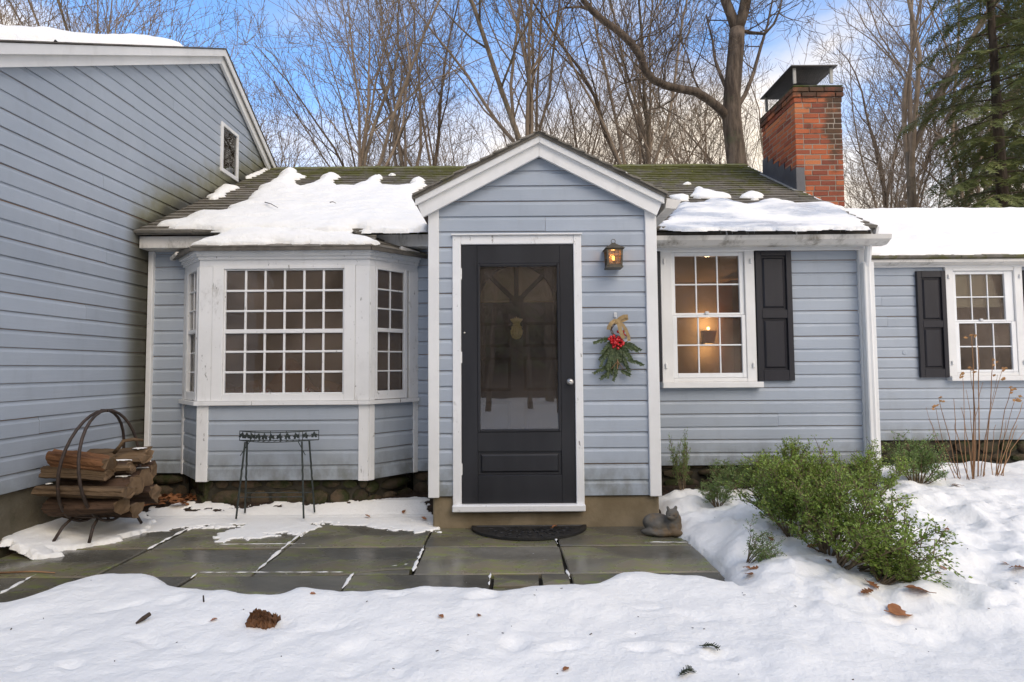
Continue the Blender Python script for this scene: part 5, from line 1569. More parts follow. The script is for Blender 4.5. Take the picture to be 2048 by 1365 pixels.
ribbon([(0, -.055, .175), (-.02, -.075, .185), (-.045, -.072, .165), (-.062, -.062, .140), (-.066, -.05, .115)], .030)
ribbon([(0, -.060, .178), (.012, -.078, .150), (.020, -.082, .11), (.032, -.080, .07), (.048, -.076, .045)], .030)
ribbon([(.005, -.060, .176), (.040, -.076, .150), (.065, -.076, .11), (.085, -.070, .06), (.088, -.066, .025)], .024)
ribbon([(-.024, -.070, .170), (-.002, -.078, .182), (.024, -.070, .176)], .034)
m = MB(); m.box(-.012, .012, .010, .0185, .215, .255, .003); m.tube([(0, .010, .238), (0, -.012, .232), (0, -.016, .245)], .0025, 5); m.tube([(0, -.012, .234), (.005, -.03, .20), (.008, -.034, .165)], .0015, 4)
m.build('hook', M['lock'], SW, local=True)

# half round door mat
mc = PZ(1057, 1046, .004)
m = MB(); N = 40; a_, b2 = .445, .335
rim = [(a_ * math.cos(PI + PI * k / N), b2 * math.sin(PI + PI * k / N)) for k in range(N + 1)]
vs = [(x, y, 0) for x, y in rim] + [(x, y, .016) for x, y in rim] + [(x * .93, y * .93 - .008, .016) for x, y in rim] + [(x * .90, y * .90 - .012, .009) for x, y in rim]
fs = []
for q in range(3):
    for k in range(N): fs.append((q * (N + 1) + k, q * (N + 1) + k + 1, (q + 1) * (N + 1) + k + 1, (q + 1) * (N + 1) + k))
fs.append(tuple(3 * (N + 1) + k for k in range(N + 1)))
fs.append((0, N + 1, 2 * N + 1, N))
fs.append((N + 1, 2 * (N + 1), 2 * N + 2 + N, 2 * N + 1)); fs.append((2 * (N + 1), 3 * (N + 1), 3 * (N + 1) + N, 2 * (N + 1) + N))
m.add(vs, fs)
for k in range(1, 12):                                      # moulded rays and leaves
    a = PI + PI * k / 12
    m.bar((.10 * math.cos(a), .08 * math.sin(a) - .012, .012), (.36 * math.cos(a), .27 * math.sin(a) - .012, .012), .008, .006)
    for t in (.5, .75): m.ball((.40 * t * math.cos(a), .30 * t * math.sin(a) - .012, .011), .016, 6, 4, (1.3, .8, .35))
MAT = recalc(m.build('door_mat', M['rubber'])); MAT.location = (mc.x, YP - .005, .003)
tag(MAT, 'black half round rubber doormat below the storm door', 'doormat')

# sleeping cat statue
m = MB()
cb = PZ(1323, 1068, .0)
CAT = empty('cat_statue', (cb.x, cb.y, 0))
def blob(parts, name, mat, parent, vox=.006):
    """metaball-like union of ellipsoids made into one skin"""
    mbx = MB()
    for (c, rad, rot) in parts:
        t = MB(); t.ball((0, 0, 0), 1, 20, 14)
        mt = Matrix.Translation(c) @ (Matrix.Rotation(rot[2], 4, 'Z') @ Matrix.Rotation(rot[1], 4, 'Y') @ Matrix.Rotation(rot[0], 4, 'X')) @ Matrix.Diagonal((*rad, 1))
        mbx.add([mt @ Vector(v) for v in t.v], t.f)
    o = mbx.build(name, mat, parent, True, local=True)
    rm = o.modifiers.new('skin', 'REMESH'); rm.mode = 'VOXEL'; rm.voxel_size = vox; rm.use_smooth_shade = True
    sm = o.modifiers.new('soft', 'SMOOTH'); sm.factor = .5; sm.iterations = 3
    return o
z3 = (0, 0, 0)
blob([((-.015, .02, .068), (.105, .075, .068), (0, .1, 0)), ((.070, -.005, .062), (.062, .070, .070), z3), ((.078, -.02, .105), (.048, .050, .062), (0, -.15, 0)),
      ((.062, -.045, .150), (.044, .040, .036), (0, 0, .2)), ((.030, -.076, .138), (.020, .016, .014), z3), ((.046, -.070, .132), (.024, .020, .018), z3),
      ((-.075, -.045, .026), (.072, .026, .026), (0, 0, -.35)), ((.0, -.066, .022), (.075, .022, .022), (0, 0, .12)), ((-.04, -.005, .060), (.060, .062, .055), z3), ((.07, -.068, .028), (.050, .024, .028), (0, 0, -.3)),
      ((.034, -.050, .186), (.010, .012, .024), (0, -.25, 0)), ((.084, -.038, .184), (.012, .012, .024), (0, .28, 0))],
     'cat_body', M['catstone'], CAT)
for k, (x, y, z) in enumerate(((.034, -.082, .152), (.062, -.084, .152))):
    m = MB(); m.ball((x, y, z), .006, 8, 6, (1.5, .6, .5)); m.build('eye', M['dark_metal'], CAT, True, local=True)
CAT.scale = (1.12, 1.12, 1.05)
tag(CAT, 'mottled stone statue of a curled cat beside the entry step', 'statue')

# wire plant stand
p_l, p_r = PY(473, 868, 4.62), PY(633, 866, 4.62)
ps = Vector(((p_l.x + p_r.x) / 2, 4.62, 0)); hw = (p_r.x - p_l.x) / 2
STAND = empty('plant_stand', (ps.x, ps.y, .03))
tag(STAND, 'dark wire plant stand with a leaf pattern tray under the bay window', 'plant stand')
zt0, zt1 = .612, .690
def edge_pt(t, z, back=False):
    x = -hw + 2 * hw * t
    y = .055 - (.02 * math.sin(PI * t) if back else .145 * math.sin(PI * t) + .0)
    return (x, y, z)
m = MB()
for z in (zt0, zt1):
    m.tube([edge_pt(k / 20, z) for k in range(21)], .0042, 6); m.tube([edge_pt(k / 20, z, True) for k in range(21)], .0042, 6)
for k in range(0, 21, 4): m.tube([edge_pt(k / 20, zt0), edge_pt(k / 20, zt1)], .003, 5); m.tube([edge_pt(k / 20, zt0, True), edge_pt(k / 20, zt1, True)], .003, 5)
m.tube([edge_pt(k / 20, (zt0 + zt1) / 2 + .008 * math.sin(k)) for k in range(21)], .0022, 5)
m.build('tray_rim', M['green_iron'], STAND, True, local=True)
m = MB()
for k in range(1, 14): m.tube([edge_pt(k / 14, zt0), edge_pt(k / 14, zt0, True)], .0022, 4)
m.build('tray_wires', M['green_iron'], STAND, local=True)
for k in range(11):
    t = (k + .5) / 11; c = Vector(edge_pt(t, (zt0 + zt1) / 2)) + Vector((0, -.005, 0))
    m = MB()
    for a in (90, 25, 155, -30, 210):
        L = .036 if a == 90 else .030
        d = Vector((math.cos(math.radians(a + (k % 3 - 1) * 14)), 0, math.sin(math.radians(a + (k % 3 - 1) * 14)))); s = Vector((-d.z, 0, d.x))
        m.prism([c, c + d * L * .5 + s * .011, c + d * L, c + d * L * .5 - s * .011], (0, .003, 0))
    m.build('leaf_ornament', M['green_iron'], STAND, local=True)
for sx in (-1, 1):
    for (xt, yt, xb, yb) in ((.78, .035, .88, .085), (.70, -.055, .82, -.105)):
        zb = 0.0
        q = []
        for k in range(25):
            t = k / 24
            q.append((sx * hw * (xt + (xb - xt) * t) + .002 * math.sin(t * 60) * (.3 < t < .8), yt + (yb - yt) * t + .002 * math.cos(t * 60) * (.3 < t < .8), zt0 + (zb - zt0) * t))
        m = MB(); m.tube(q, .0075, 6); m.build('leg', M['green_iron'], STAND, True, local=True)
    m = MB(); m.tube([(sx * hw * .80, -.065, zt0 - .11), (sx * hw * .60, -.05, zt0)], .0035, 5); m.build('brace', M['green_iron'], STAND, local=True)
m = MB(); m.tube([(-hw * .79, -.09, .17), (hw * .79, -.09, .17)], .004, 5)
m.tube([(-hw * .86, .07, .17), (hw * .86, .07, .17)], .004, 5); m.build('stretcher', M['green_iron'], STAND, local=True)

# ------------------------------------------------------------------ log rack and its logs
RK = empty('log_rack', (-3.06, 4.15, 0))
tag(RK, 'rusty hoop log rack standing against the left wing wall', 'log rack')
def hoop(cx_top, cx_bot, m):
    q = []
    for k in range(33):
        a = 2 * PI * k / 32
        z = .535 + .405 * math.sin(a); y = .312 * math.cos(a)
        f = (z - .13) / .81
        q.append((cx_bot + (cx_top - cx_bot) * f ** 1.5, y, z))
    m.tube(q, .0105, 8, False)
for (ct, cb_) in ((-.012, -.115), (.012, .085)):
    m = MB(); hoop(ct, cb_, m); m.build('hoop', M['iron'], RK, True, local=True)
m = MB(); m.tube([(-.03, 0, .938), (.03, 0, .938)], .012, 8); m.build('top_clamp', M['iron'], RK, local=True)
for sx, cx_ in ((-1, -.105), (1, .078)):
    for sy in (-1, 1):
        y0 = sy * .14; m = MB()
        m.tube([(cx_, y0, .185), (cx_ + sx * .015, y0 + sy * .07, .14), (cx_ + sx * .035, y0 + sy * .13, .045 if sy < 0 else .03)], .0105, 7); m.build('leg', M['iron'], RK, True, local=True)
m = MB(); m.tube([(-.11, -.14, .19), (.08, -.14, .19)], .008, 6); m.tube([(-.11, .14, .19), (.08, .14, .19)], .008, 6); m.build('cross_bar', M['iron'], RK, local=True)
def log(x0, x1, y, z, ry, rz_, mat, label, seed, split=True, tilt=0.0, yaw=0.0, group=None):
    r = random.Random(seed); m = MB(); N = 22; NS = 16
    prof = []
    ca = r.uniform(0, 6.28)
    for k in range(N):
        a = 2 * PI * k / N
        f = 1.0
        if split and math.cos(a - ca) > .42: f = .42 / max(math.cos(a - ca), .42)
        q_ = r.uniform(.90, 1.14)
        prof.append((math.cos(a) * f * q_, math.sin(a) * f * q_))
    L = x1 - x0; vs = []
    for s in range(NS + 1):
        t = s / NS
        for k, (py_, pz_) in enumerate(prof):
            j = 1 + .07 * math.sin(6 * t + k * .6 + seed) + r.uniform(-.045, .045)
            ex = r.uniform(-.012, .012) if s in (0, NS) else 0
            vs.append((-L / 2 + L * t + ex, py_ * ry * j, pz_ * rz_ * j))
    fs = []
    for s in range(NS):
        for k in range(N):
            k2 = (k + 1) % N; fs.append((s * N + k, s * N + k2, (s + 1) * N + k2, (s + 1) * N + k))
    m.add(vs, fs)
    o = m.build('firewood_log', mat)
    o.location = ((x0 + x1) / 2, y, z); o.rotation_euler = (0, tilt, yaw)
    for n0, f0 in ((vs[:N], tuple(range(N))), (vs[-N:], tuple(range(N - 1, -1, -1)))):
        e = MB(); e.add(n0, [f0]); e.build('log_end', M['logend'], o, local=True)
    tag(o, label, 'log', group)
    return o
G_ = 'firewood in the log rack'
log(-3.31, -2.80, 3.99, .270, .075, .060, M['log_dark'], 'dark wet log at the bottom of the rack', 3, False, group=G_)
log(-3.30, -2.80, 4.14, .225, .080, .070, M['log_dark'], 'dark log hidden low in the middle of the rack', 4, group=G_)
log(-3.32, -2.78, 4.31, .270, .085, .070, M['log_dark'], 'dark log low at the rear of the rack', 5, group=G_)
log(-3.35, -2.73, 3.955, .390, .070, .056, M['log_pale'], 'long pale split log lying across the front of the rack', 8, tilt=.035, group=G_)
log(-3.30, -2.80, 4.12, .385, .090, .075, M['log_dark'], 'snow dusted dark log inside the rack behind the long split log', 9, False, group=G_)
log(-3.32, -2.84, 4.30, .400, .085, .075, M['log_dark'], 'dark log in the rack against the rear hoops', 10, False, group=G_)
log(-3.36, -2.90, 3.975, .505, .070, .040, M['log_pale'], 'thin split slab under the orange brown log', 12, tilt=.06, group=G_)
log(-3.30, -2.90, 3.975, .575, .080, .072, M['log'], 'short orange brown split log on top of the rack front', 33, tilt=.14, group=G_)
log(-3.26, -2.84, 4.14, .520, .070, .050, M['log_dark'], 'snow dusted log lying in the middle of the rack', 14, group=G_)
log(-3.28, -2.82, 4.27, .580, .080, .060, M['log_pale'], 'weathered grey brown split log high at the rear of the rack', 25, tilt=-.03, group=G_)
log(-2.98, -2.80, 4.08, .525, .030, .026, M['log_pale'], 'small stub of branch with a pale cut end among the logs', 16, False, group=G_)
log(-3.34, -2.95, 4.52, .430, .080, .075, M['log_dark'], 'dark log leaning out at the back of the rack by the corner board', 17, False, .1, .25, group=G_)
m = MB(); m.tube([(-3.02, 4.20, .615), (-2.97, 4.19, .665), (-2.95, 4.20, .705), (-2.90, 4.23, .712), (-2.84, 4.26, .700)], [.014, .013, .014, .013, .010], 7)
tag(m.build('dead_branch', M['log_pale'], None, True), 'crooked dead branch lying on top of the stacked firewood', 'branch')
for k, (x, y, z, L, wd) in enumerate(((-2.92, 4.14, .572, .16, .07), (-2.88, 4.28, .640, .13, .08), (-2.88, 4.10, .462, .12, .07), (-2.90, 4.34, .478, .12, .08), (-3.30, 3.955, .440, .05, .05), (-2.98, 4.50, .505, .10, .08))):
    X, Y = np.meshgrid(np.linspace(-1, 1, 22), np.linspace(-1, 1, 16))
    s = 1 - np.hypot(X, Y) + .5 * fbm(X * 3 + k * 7, Y * 3, 4)
    o = grid_mesh('log_snow', x + X * L / 2, y + Y * wd / 2, z + .010 * np.sqrt(np.clip(s, 0, 1)) - .006, s > .25, M['snow'])
    tag(o, 'scrap of snow left on the stacked firewood', 'snow', kind='stuff')

# ------------------------------------------------------------------ dry leaves and litter
def leaf_mesh(seed, lobes=True, L=.075):
    r = random.Random(seed); m = MB(); out = []
    N = 9
    for k in range(N + 1):
        t = k / N
        wd = math.sin(PI * min(t * 1.02, 1)) ** .7 * .36
        if lobes: wd *= (1.15 if k % 2 else .55)
        out.append((t, wd))
    cl = r.uniform(.25, .9)
    vs = []
    for t, wd in out:
        zc = .10 * math.sin(PI * t) * cl
        for s in (-1, -.5, 0, .5, 1):
            vs.append((L * (t - .5), L * wd * s * (1 - .25 * cl * abs(s)), L * (zc + cl * .42 * (wd * s) ** 2 * 2.2 + .03 * r.uniform(-1, 1))))
    fs = []
    for k in range(N):
        for s in range(4): fs.append((k * 5 + s, k * 5 + s + 1, (k + 1) * 5 + s + 1, (k + 1) * 5 + s))
    m.add(vs, fs)
    m.tube([(-L * .5, 0, 0), (-L * .72, L * .05, L * .03)], .0012, 4)
    me = m.mesh('dry_leaf', True); me.materials.append(M['dryleaf'])
    return me
LV = [leaf_mesh(k, k % 3 > 0) for k in range(5)]
def leaf(px, py, sc, k, label, grp, z=None, rz=None):
    p = on_snow(px, py) if z is None else PZ(px, py, z)
    o = link('dry_leaf', LV[k % 5], None, None, (p.x, p.y, p.z + .004), (rnd.uniform(-.3, .3), rnd.uniform(-.3, .3), rnd.uniform(0, 6.28) if rz is None else rz), (sc, sc, sc))
    return tag(o, label, 'leaf', grp)
Gs = 'dry leaves lying on the snow'
for k, (px, py, sc) in enumerate(((882, 1235, .5), (958, 1232, .45), (625, 1190, .45), (1886, 1137, .6), (1886, 1112, .7), (1893, 1062, .6), (1876, 1150, .5), (2035, 1138, 1.0), (2012, 1140, .6), (1657, 1123, .5), (1700, 1125, .5), (1873, 1170, .4), (428, 1240, .4), (1132, 1340, .45))):
    leaf(px, py, sc, k, 'small dry brown leaf lying on open snow', Gs)
for k, (px, py, sc) in enumerate(((1540, 1083, 1.0), (1498, 1150, .9), (1512, 1137, .9), (1494, 1138, .7), (1620, 1092, 1.1), (1640, 1100, .9), (1912, 970, 1.1), (1745, 1175, 1.0), (1765, 1165, .9), (1735, 1190, .9))):
    leaf(px, py, sc, k + 2, 'dry oak leaf caught in the snow round the shrubs', 'oak leaves among the shrubs')
leaf(1800, 1238, 1.9, 3, 'large torn orange brown leaf in a snow hollow below the shrubs', None, rz=.4)
leaf(1835, 1210, 1.4, 3, 'tan curled leaf on the snow edge above the large torn leaf', None)
for k, (px, py) in enumerate(((757, 1005), (738, 1004), (776, 1009), (818, 1008), (848, 1038), (808, 1025), (735, 1033), (700, 1008))):
    leaf(px, py, .75, k, 'dry leaf on the thin snow beside the entry step', 'leaves by the entry step', z=.02)
leaf(1110, 1055, .8, 2, 'dry leaf lying on the black doormat', None, z=.022)
leaf(630, 1005, .9, 1, 'tan leaf under the plant stand', None, z=.06)
# leaf litter below the left strip of wall
lit = MB(); r = random.Random(8)
for k in range(150):
    x, y = r.uniform(-3.35, -2.82), r.uniform(4.78, 5.10)
    t = LV[r.randrange(5)]; s = r.uniform(.5, 1.0); a = r.uniform(0, 6.28); b = r.uniform(-.7, .7)
    mt = Matrix.Translation((x, y, .075 + r.uniform(0, .03))) @ Matrix.Rotation(a, 4, 'Z') @ Matrix.Rotation(b, 4, 'X') @ Matrix.Scale(s, 4)
    lit.add([mt @ v.co for v in t.vertices], [tuple(p.vertices) for p in t.polygons])
tag(lit.build('leaf_litter', M['dryleaf'], None, True), 'heap of fallen brown leaves in the corner by the bay', 'leaves', kind='stuff')
# bark chunk and sticks
def chunk(px, py, sz, label, name, mat, seed, rz=0):
    r = random.Random(seed); p = on_snow(px, py); m = MB(); vs = []
    nx, ny = 17, 13
    for q in (0, 1):
        for i in range(nx):
            for k in range(ny):
                x, y = i / (nx - 1) - .5, k / (ny - 1) - .5
                ed = .72 + .34 * r.random() if (i in (0, nx - 1) or k in (0, ny - 1)) else 1
                h = (.16 + .42 * r.random() ** 1.5 - 1.3 * (y * y) + .25 * abs(x)) if q else -.25
                vs.append((sz[0] * x * ed + r.uniform(-.03, .03) * sz[0], sz[1] * y * ed + r.uniform(-.05, .05) * sz[1], sz[2] * h))
    f = []
    for q in (0, 1):
        for i in range(nx - 1):
            for k in range(ny - 1):
                b = q * nx * ny + i * ny + k
                f.append((b, b + 1, b + ny + 1, b + ny) if q == 0 else (b, b + ny, b + ny + 1, b + 1))
    def rim(a, b): f.append((a, b, b + nx * ny, a + nx * ny))
    for i in range(nx - 1): rim(i * ny, (i + 1) * ny); rim((i + 1) * ny + ny - 1, i * ny + ny - 1)
    for k in range(ny - 1): rim(k + 1, k); rim((nx - 1) * ny + k, (nx - 1) * ny + k + 1)
    m.add(vs, f); o = m.build(name, mat); o.location = (p.x, p.y, p.z + .012); o.rotation_euler = (.35, .1, rz)
    return tag(o, label, name.split('_')[-1])
chunk(526, 1248, (.115, .085, .07), 'ragged reddish brown chunk of bark on the foreground snow', 'bark_chunk', M['log'], 4, -.3)
def stick(pts, rad, label, mat='bark3', name='stick'):
    m = MB(); m.tube(pts, rad, 6); return tag(m.build(name, M[mat], None, True), label, 'stick')
a_ = on_snow(272, 1250); b_2 = on_snow(300, 1238)
stick([a_ + Vector((0, 0, .006)), a_.lerp(b_2, .5) + Vector((0, 0, .014)), b_2 + Vector((0, 0, .022))], [.004, .010, .009], 'short dark stick poking out of the foreground snow')
a_ = PZ(0, 1146, .008); b_2 = PZ(110, 1146, .008); c_2 = PZ(75, 1135, .02)
stick([a_, a_.lerp(b_2, .6) + Vector((0, .01, .004)), b_2], [.006, .005, .003], 'thin reddish twig lying along the flagstone joint', 'straw')
a_ = on_snow(408, 1205); stick([a_ - Vector((0, 0, .01)), a_ + Vector((-.004, 0, .032))], [.004, .003], 'tiny upright twig stuck in the foreground snow')
for k, (px, py) in enumerate(((1420, 1312), (1374, 1350))):
    p = on_snow(px, py); m = MB()
    for t in range(34):
        q = Vector((-.030 + t * .0018, .010 * math.sin(t * .06), .006 + .006 * math.sin(t * .1))); m.bar(q, q + Vector((.009, (-1) ** t * rnd.uniform(.009, .016), rnd.uniform(-.004, .009))), .0026, .0012)
    m.tube([(-.040, -.004, .006), (.0, .008, .010), (.034, .010, .010)], .0016, 4)
    so_ = m.build('hemlock_sprig', M['hemlock_dark']); so_.location = p; so_.rotation_euler = (0, 0, (-.5, .35)[k])
    tag(so_, 'small dark hemlock sprig dropped on the foreground snow', 'sprig', 'fallen hemlock sprigs')
deb = MB(); r = random.Random(90)
for k in range(150):
    x, y = r.uniform(-2.4, 4.2), r.uniform(1.5, 4.4)
    if sdf(np.array([x]), np.array([y]), B)[0] > -.15: continue
    z = ground_z(x, y); a = r.uniform(0, 6.28); l = r.uniform(.003, .014)
    deb.bar((x, y, z + .001), (x + l * math.cos(a), y + l * math.sin(a), z + .003), r.uniform(.0015, .004), .002)
tag(deb.build('bark_crumbs', M['log_dark']), 'scattered dark crumbs of bark and twig on the snow', 'debris', kind='stuff')
rn = Vector((0, 0, .12))
for (pa, pb, lab) in (((530, 405), (556, 416), 'dark twig lying on the snow of the roof above the bay window'), ((660, 405), (672, 407), 'thin bent twig on the roof snow near the entry roof')):
    a_ = PP(*pa, P0 + n_ * .13, n_); b_2 = PP(*pb, P0 + n_ * .13, n_)
    stick([a_, a_.lerp(b_2, .5) + n_ * .01, b_2], [.005, .004, .002], lab)

# ------------------------------------------------------------------ furniture seen through the glass
bc = Vector((-2.245, 5.58, .35))
BEN = empty('wooden_settee', bc); BEN.scale = (.72, .6, 1)
tag(BEN, 'carved pine settee with scrolled back seen through the bay window', 'settee')
def bt(t): return .98 * math.exp(-((t) / .34) ** 4) * .0 + (.62 + .16 * math.cos(min(abs(t) / .42, 1) * PI) if abs(t) < .42 else .46 + .10 * math.cos((abs(t) - .42) / .38 * PI / 2))
m = MB(); top_ = [(-.80 + 1.6 * k / 40, bt(-.80 + 1.6 * k / 40) + .22) for k in range(41)]
for k in range(40):
    if 6 < k < 12 or 28 < k < 34:
        lowz = .80
    else: lowz = .42
    a, b = top_[k], top_[k + 1]
    m.prism([(a[0], 0, min(lowz, a[1] - .07)), (b[0], 0, min(lowz, b[1] - .07)), (b[0], 0, b[1]), (a[0], 0, a[1])], (0, .03, 0))
m.build('backrest', M['bench'], BEN, local=True)
m = MB(); m.box(-.80, .80, -.45, .0, .50, .54, .01); m.build('seat', M['bench'], BEN, local=True)
for sx in (-1, 1):
    m = MB(); m.tube([(sx * .80, 0, .70), (sx * .82, -.25, .74), (sx * .80, -.42, .70), (sx * .78, -.42, .40)], .03, 8); m.build('armrest', M['bench'], BEN, True, local=True)
    for y in (-.42, -.01):
        m = MB(); m.box(sx * .77 - .025, sx * .77 + .025, y - .025, y + .025, -.02, .499); m.build('leg', M['bench'], BEN, local=True)
for k, px in enumerate((541, 623)):
    q = PY(px, 782, 5.55)
    m = MB(); m.ball((0, 0, 0), .075, 16, 10, (1, .6, 1.1)); o = m.build('cushion', M['check'], None, True); o.location = (q.x, 5.45, .97)
    tag(o, 'red checked cushion on the settee inside the bay window', 'cushion', 'cushions on the settee')
sq = PY(1416, 688, 7.58)
SC = empty('wall_sconce', (sq.x, 7.60, sq.z)); tag(SC, 'lit sconce on the tan wall inside the shuttered window by the entry', 'sconce')
m = MB(); m.prism([(-.06, 0, 0), (.06, 0, 0), (.10, 0, .18), (-.10, 0, .18)], (0, -.09, 0)); m.build('shade', M['lampshade'], SC, local=True)
m = MB(); m.box(-.04, .04, .0, .10, -.03, .10, .004); m.build('bracket', M['bronze'], SC, local=True)
m = MB(); m.ball((0, -.045, .21), .022, 10, 8); m.build('bulb', M['bulb'], SC, True, local=True)
for nm, z, e in (('sconce_glow', .27, 1.3), ('sconce_underglow', -.06, .9)):
    d = bpy.data.lights.new(nm, 'POINT'); d.energy = e; d.color = (1, .62, .30); d.shadow_soft_size = .03
    o = bpy.data.objects.new(nm, d); COL.objects.link(o); o.location = (0, -.06, z); o.parent = SC
q = PY(1372, 735, 7.0)
m = MB(); m.box(-.45, .45, -.3, .3, -.5, .0, .04); m.box(-.45, .45, .20, .3, .0005, .30, .04)
o = m.build('armchair', M['log_dark']); o.location = (q.x + .1, 6.9, .84); tag(o, 'dark armchair in the lamplit room by the entry', 'armchair')
m = MB(); m.box(-.2, .2, -.25, .25, 0, 2.0)
o = m.build('fireplace_breast', M['brick']); o.location = (3.0, 7.2, .33); tag(o, 'brick chimney breast inside the lamplit room', 'fireplace')
# ------------------------------------------------------------------ boxwood shrubs
def shrub_mesh(seed, n_stem=26, leaves=4200, lean=(0, 0), spread=1.0, sparse=False):
    """unit shrub: about 1 m wide and 1 m tall; returns (stems, leaves)"""
    r = random.Random(seed); ms, ml = MB(), MB()
    tips = []
    for k in range(n_stem):
        a = r.uniform(0, 2 * PI); tilt = r.uniform(.05, .95) * spread
        d = Vector((math.cos(a) * tilt + lean[0], math.sin(a) * tilt + lean[1], 1)).normalized()
        p = Vector((math.cos(a) * .06, math.sin(a) * .06, -.05)); L = r.uniform(.55, 1.05) * (1 - .22 * tilt)
        pts = [p.copy()]
        for s in range(7):
            p = p + d * L / 7; d = (d + Vector((r.uniform(-.16, .16), r.uniform(-.16, .16), r.uniform(-.06, .12)))).normalized(); pts.append(p.copy())
        ms.tube(pts, [.013 * (1 - s / 9) for s in range(8)], 4)
        for s in range(3, 8):
            for q in range(r.choice((2, 3, 3, 4))):
                b = pts[s]; dd = (Vector((r.uniform(-1, 1), r.uniform(-1, 1), r.uniform(-.35, .9))).normalized() * .8 + d * .6).normalized(); l = r.uniform(.10, .26)
                e = b + dd * l; mid = b + dd * l * .5 + Vector((0, 0, .015))
                ms.tube([b, mid, e], [.005, .004, .002], 3); tips.append((b, mid, e, dd))
    per = max(1, leaves // len(tips))
    for (b, mid, e, dd) in tips:
        dens = r.choice((.35, .8, 1, 1.3, 1.5)) * (.6 if sparse else 1)
        for q in range(int(per * dens)):
            t = r.uniform(.1, 1.05); p = b.lerp(e, t) + Vector((r.gauss(0, .022), r.gauss(0, .022), r.gauss(0, .018)))
            ax = (dd + Vector((r.uniform(-1, 1), r.uniform(-1, 1), r.uniform(-.5, .9)))).normalized()
            nm = Vector((r.uniform(-.7, .7), r.uniform(-.7, .7), 1)); sd_ = ax.cross(nm).normalized()
            l = r.uniform(.024, .044); w = l * .33
            up = sd_.cross(ax) * .006
            ml.add([p, p + ax * l * .5 + sd_ * w + up, p + ax * l, p + ax * l * .5 - sd_ * w + up, p + ax * l * .55 - up * .3], [(0, 1, 4), (1, 2, 4), (2, 3, 4), (3, 0, 4)])
    return ms.mesh('shrub_stems'), ml.mesh('shrub_leaves')
SV = [shrub_mesh(1, 30, 8000), shrub_mesh(2, 26, 6400, (.40, -.25), 1.15), shrub_mesh(3, 14, 3400, (0, 0), .6, True), shrub_mesh(4, 22, 5600, (.1, -.05), 1.3)]
for k, (a, b) in enumerate(SV):
    a.materials.append(M['box_stem']); b.materials.append(M['boxwood'] if k in (0, 1, 3) else M['boxwood_dark'])
SVD = SV[3][1].copy(); SVD.materials.clear(); SVD.materials.append(M['boxwood_dark'])
def shrub(x, y, v, sx, sz, label, rz=0.0, tilt=(0, 0), dark=False, sy=None):
    z = ground_z(x, y)
    if z < -.04: z = .08
    R = empty('boxwood_shrub', (x, y, z)); R.rotation_euler = (tilt[0], tilt[1], rz); R.scale = (sx, sy or sx, sz)
    link('stems', SV[v][0], None, R); link('foliage', SVD if dark and v == 3 else SV[v][1], None, R)
    return tag(R, label, 'shrub', 'boxwood shrubs in the snow')
def at_ground(px, py, z=.12):
    for _ in range(5):
        p = PZ(px, py, z); z = max(ground_z(p.x, p.y), .0)
    return p
p = at_ground(1588, 1075); shrub(p.x, p.y, 0, .58, .52, 'broad yellow green boxwood with tan stems nearest the patio corner', .3)
p = at_ground(1640, 1065); shrub(p.x, p.y + .12, 3, .55, .55, 'leafy boxwood just behind the broad yellow green one', 1.9)
p = at_ground(1690, 1130); shrub(p.x, p.y, 1, .56, .50, 'sprawling boxwood leaning away over the snow with bare lower twigs', -.35, (.10, .42))
p = at_ground(1655, 1100); shrub(p.x, p.y, 3, .50, .46, 'boxwood filling the gap between the broad one and the sprawling one', 4.4)
p = at_ground(1765, 1165); shrub(p.x, p.y, 1, .30, .24, 'low drooping boxwood branch lying on the snow below the sprawling boxwood', .4, (0, .5), True)
p = at_ground(1500, 1125); shrub(p.x, p.y, 2, .26, .26, 'small boxwood sprig poking up through the snow near the patio corner', 2.4, (0, -.6))
shrub(2.42, 4.86, 0, .36, .46, 'boxwood growing against the wall below the black shutter', 1.2)
shrub(2.92, 4.55, 3, .46, .44, 'round boxwood in front of the white downspout', 2.2)
shrub(1.50, 4.92, 2, .26, .52, 'thin upright boxwood close to the entry corner', .5, dark=True)
shrub(1.92, 4.86, 3, .40, .24, 'low spreading boxwood under the shuttered window by the entry', .9, dark=True)
shrub(2.18, 4.80, 3, .34, .30, 'low bright boxwood against the wall behind the broad yellow green one', 5.2)
shrub(2.68, 4.78, 3, .32, .34, 'small boxwood at the wall between the black shutter and the downspout', .1)
shrub(1.62, 4.42, 3, .26, .24, 'small dark boxwood half buried in snow beside the cat statue', 3.0, dark=True)
shrub(2.05, 4.35, 3, .30, .30, 'dark boxwood between the cat statue and the broad yellow green one', 4.0, dark=True)
p = at_ground(1858, 975); shrub(p.x, p.y + .15, 3, .50, .46, 'compact round boxwood standing alone near the dry stalks', .2, dark=True)
p = at_ground(2030, 925); shrub(p.x, p.y + .1, 3, .55, .48, 'boxwood under the far wing window behind the dry stalks', 1.0, dark=True)

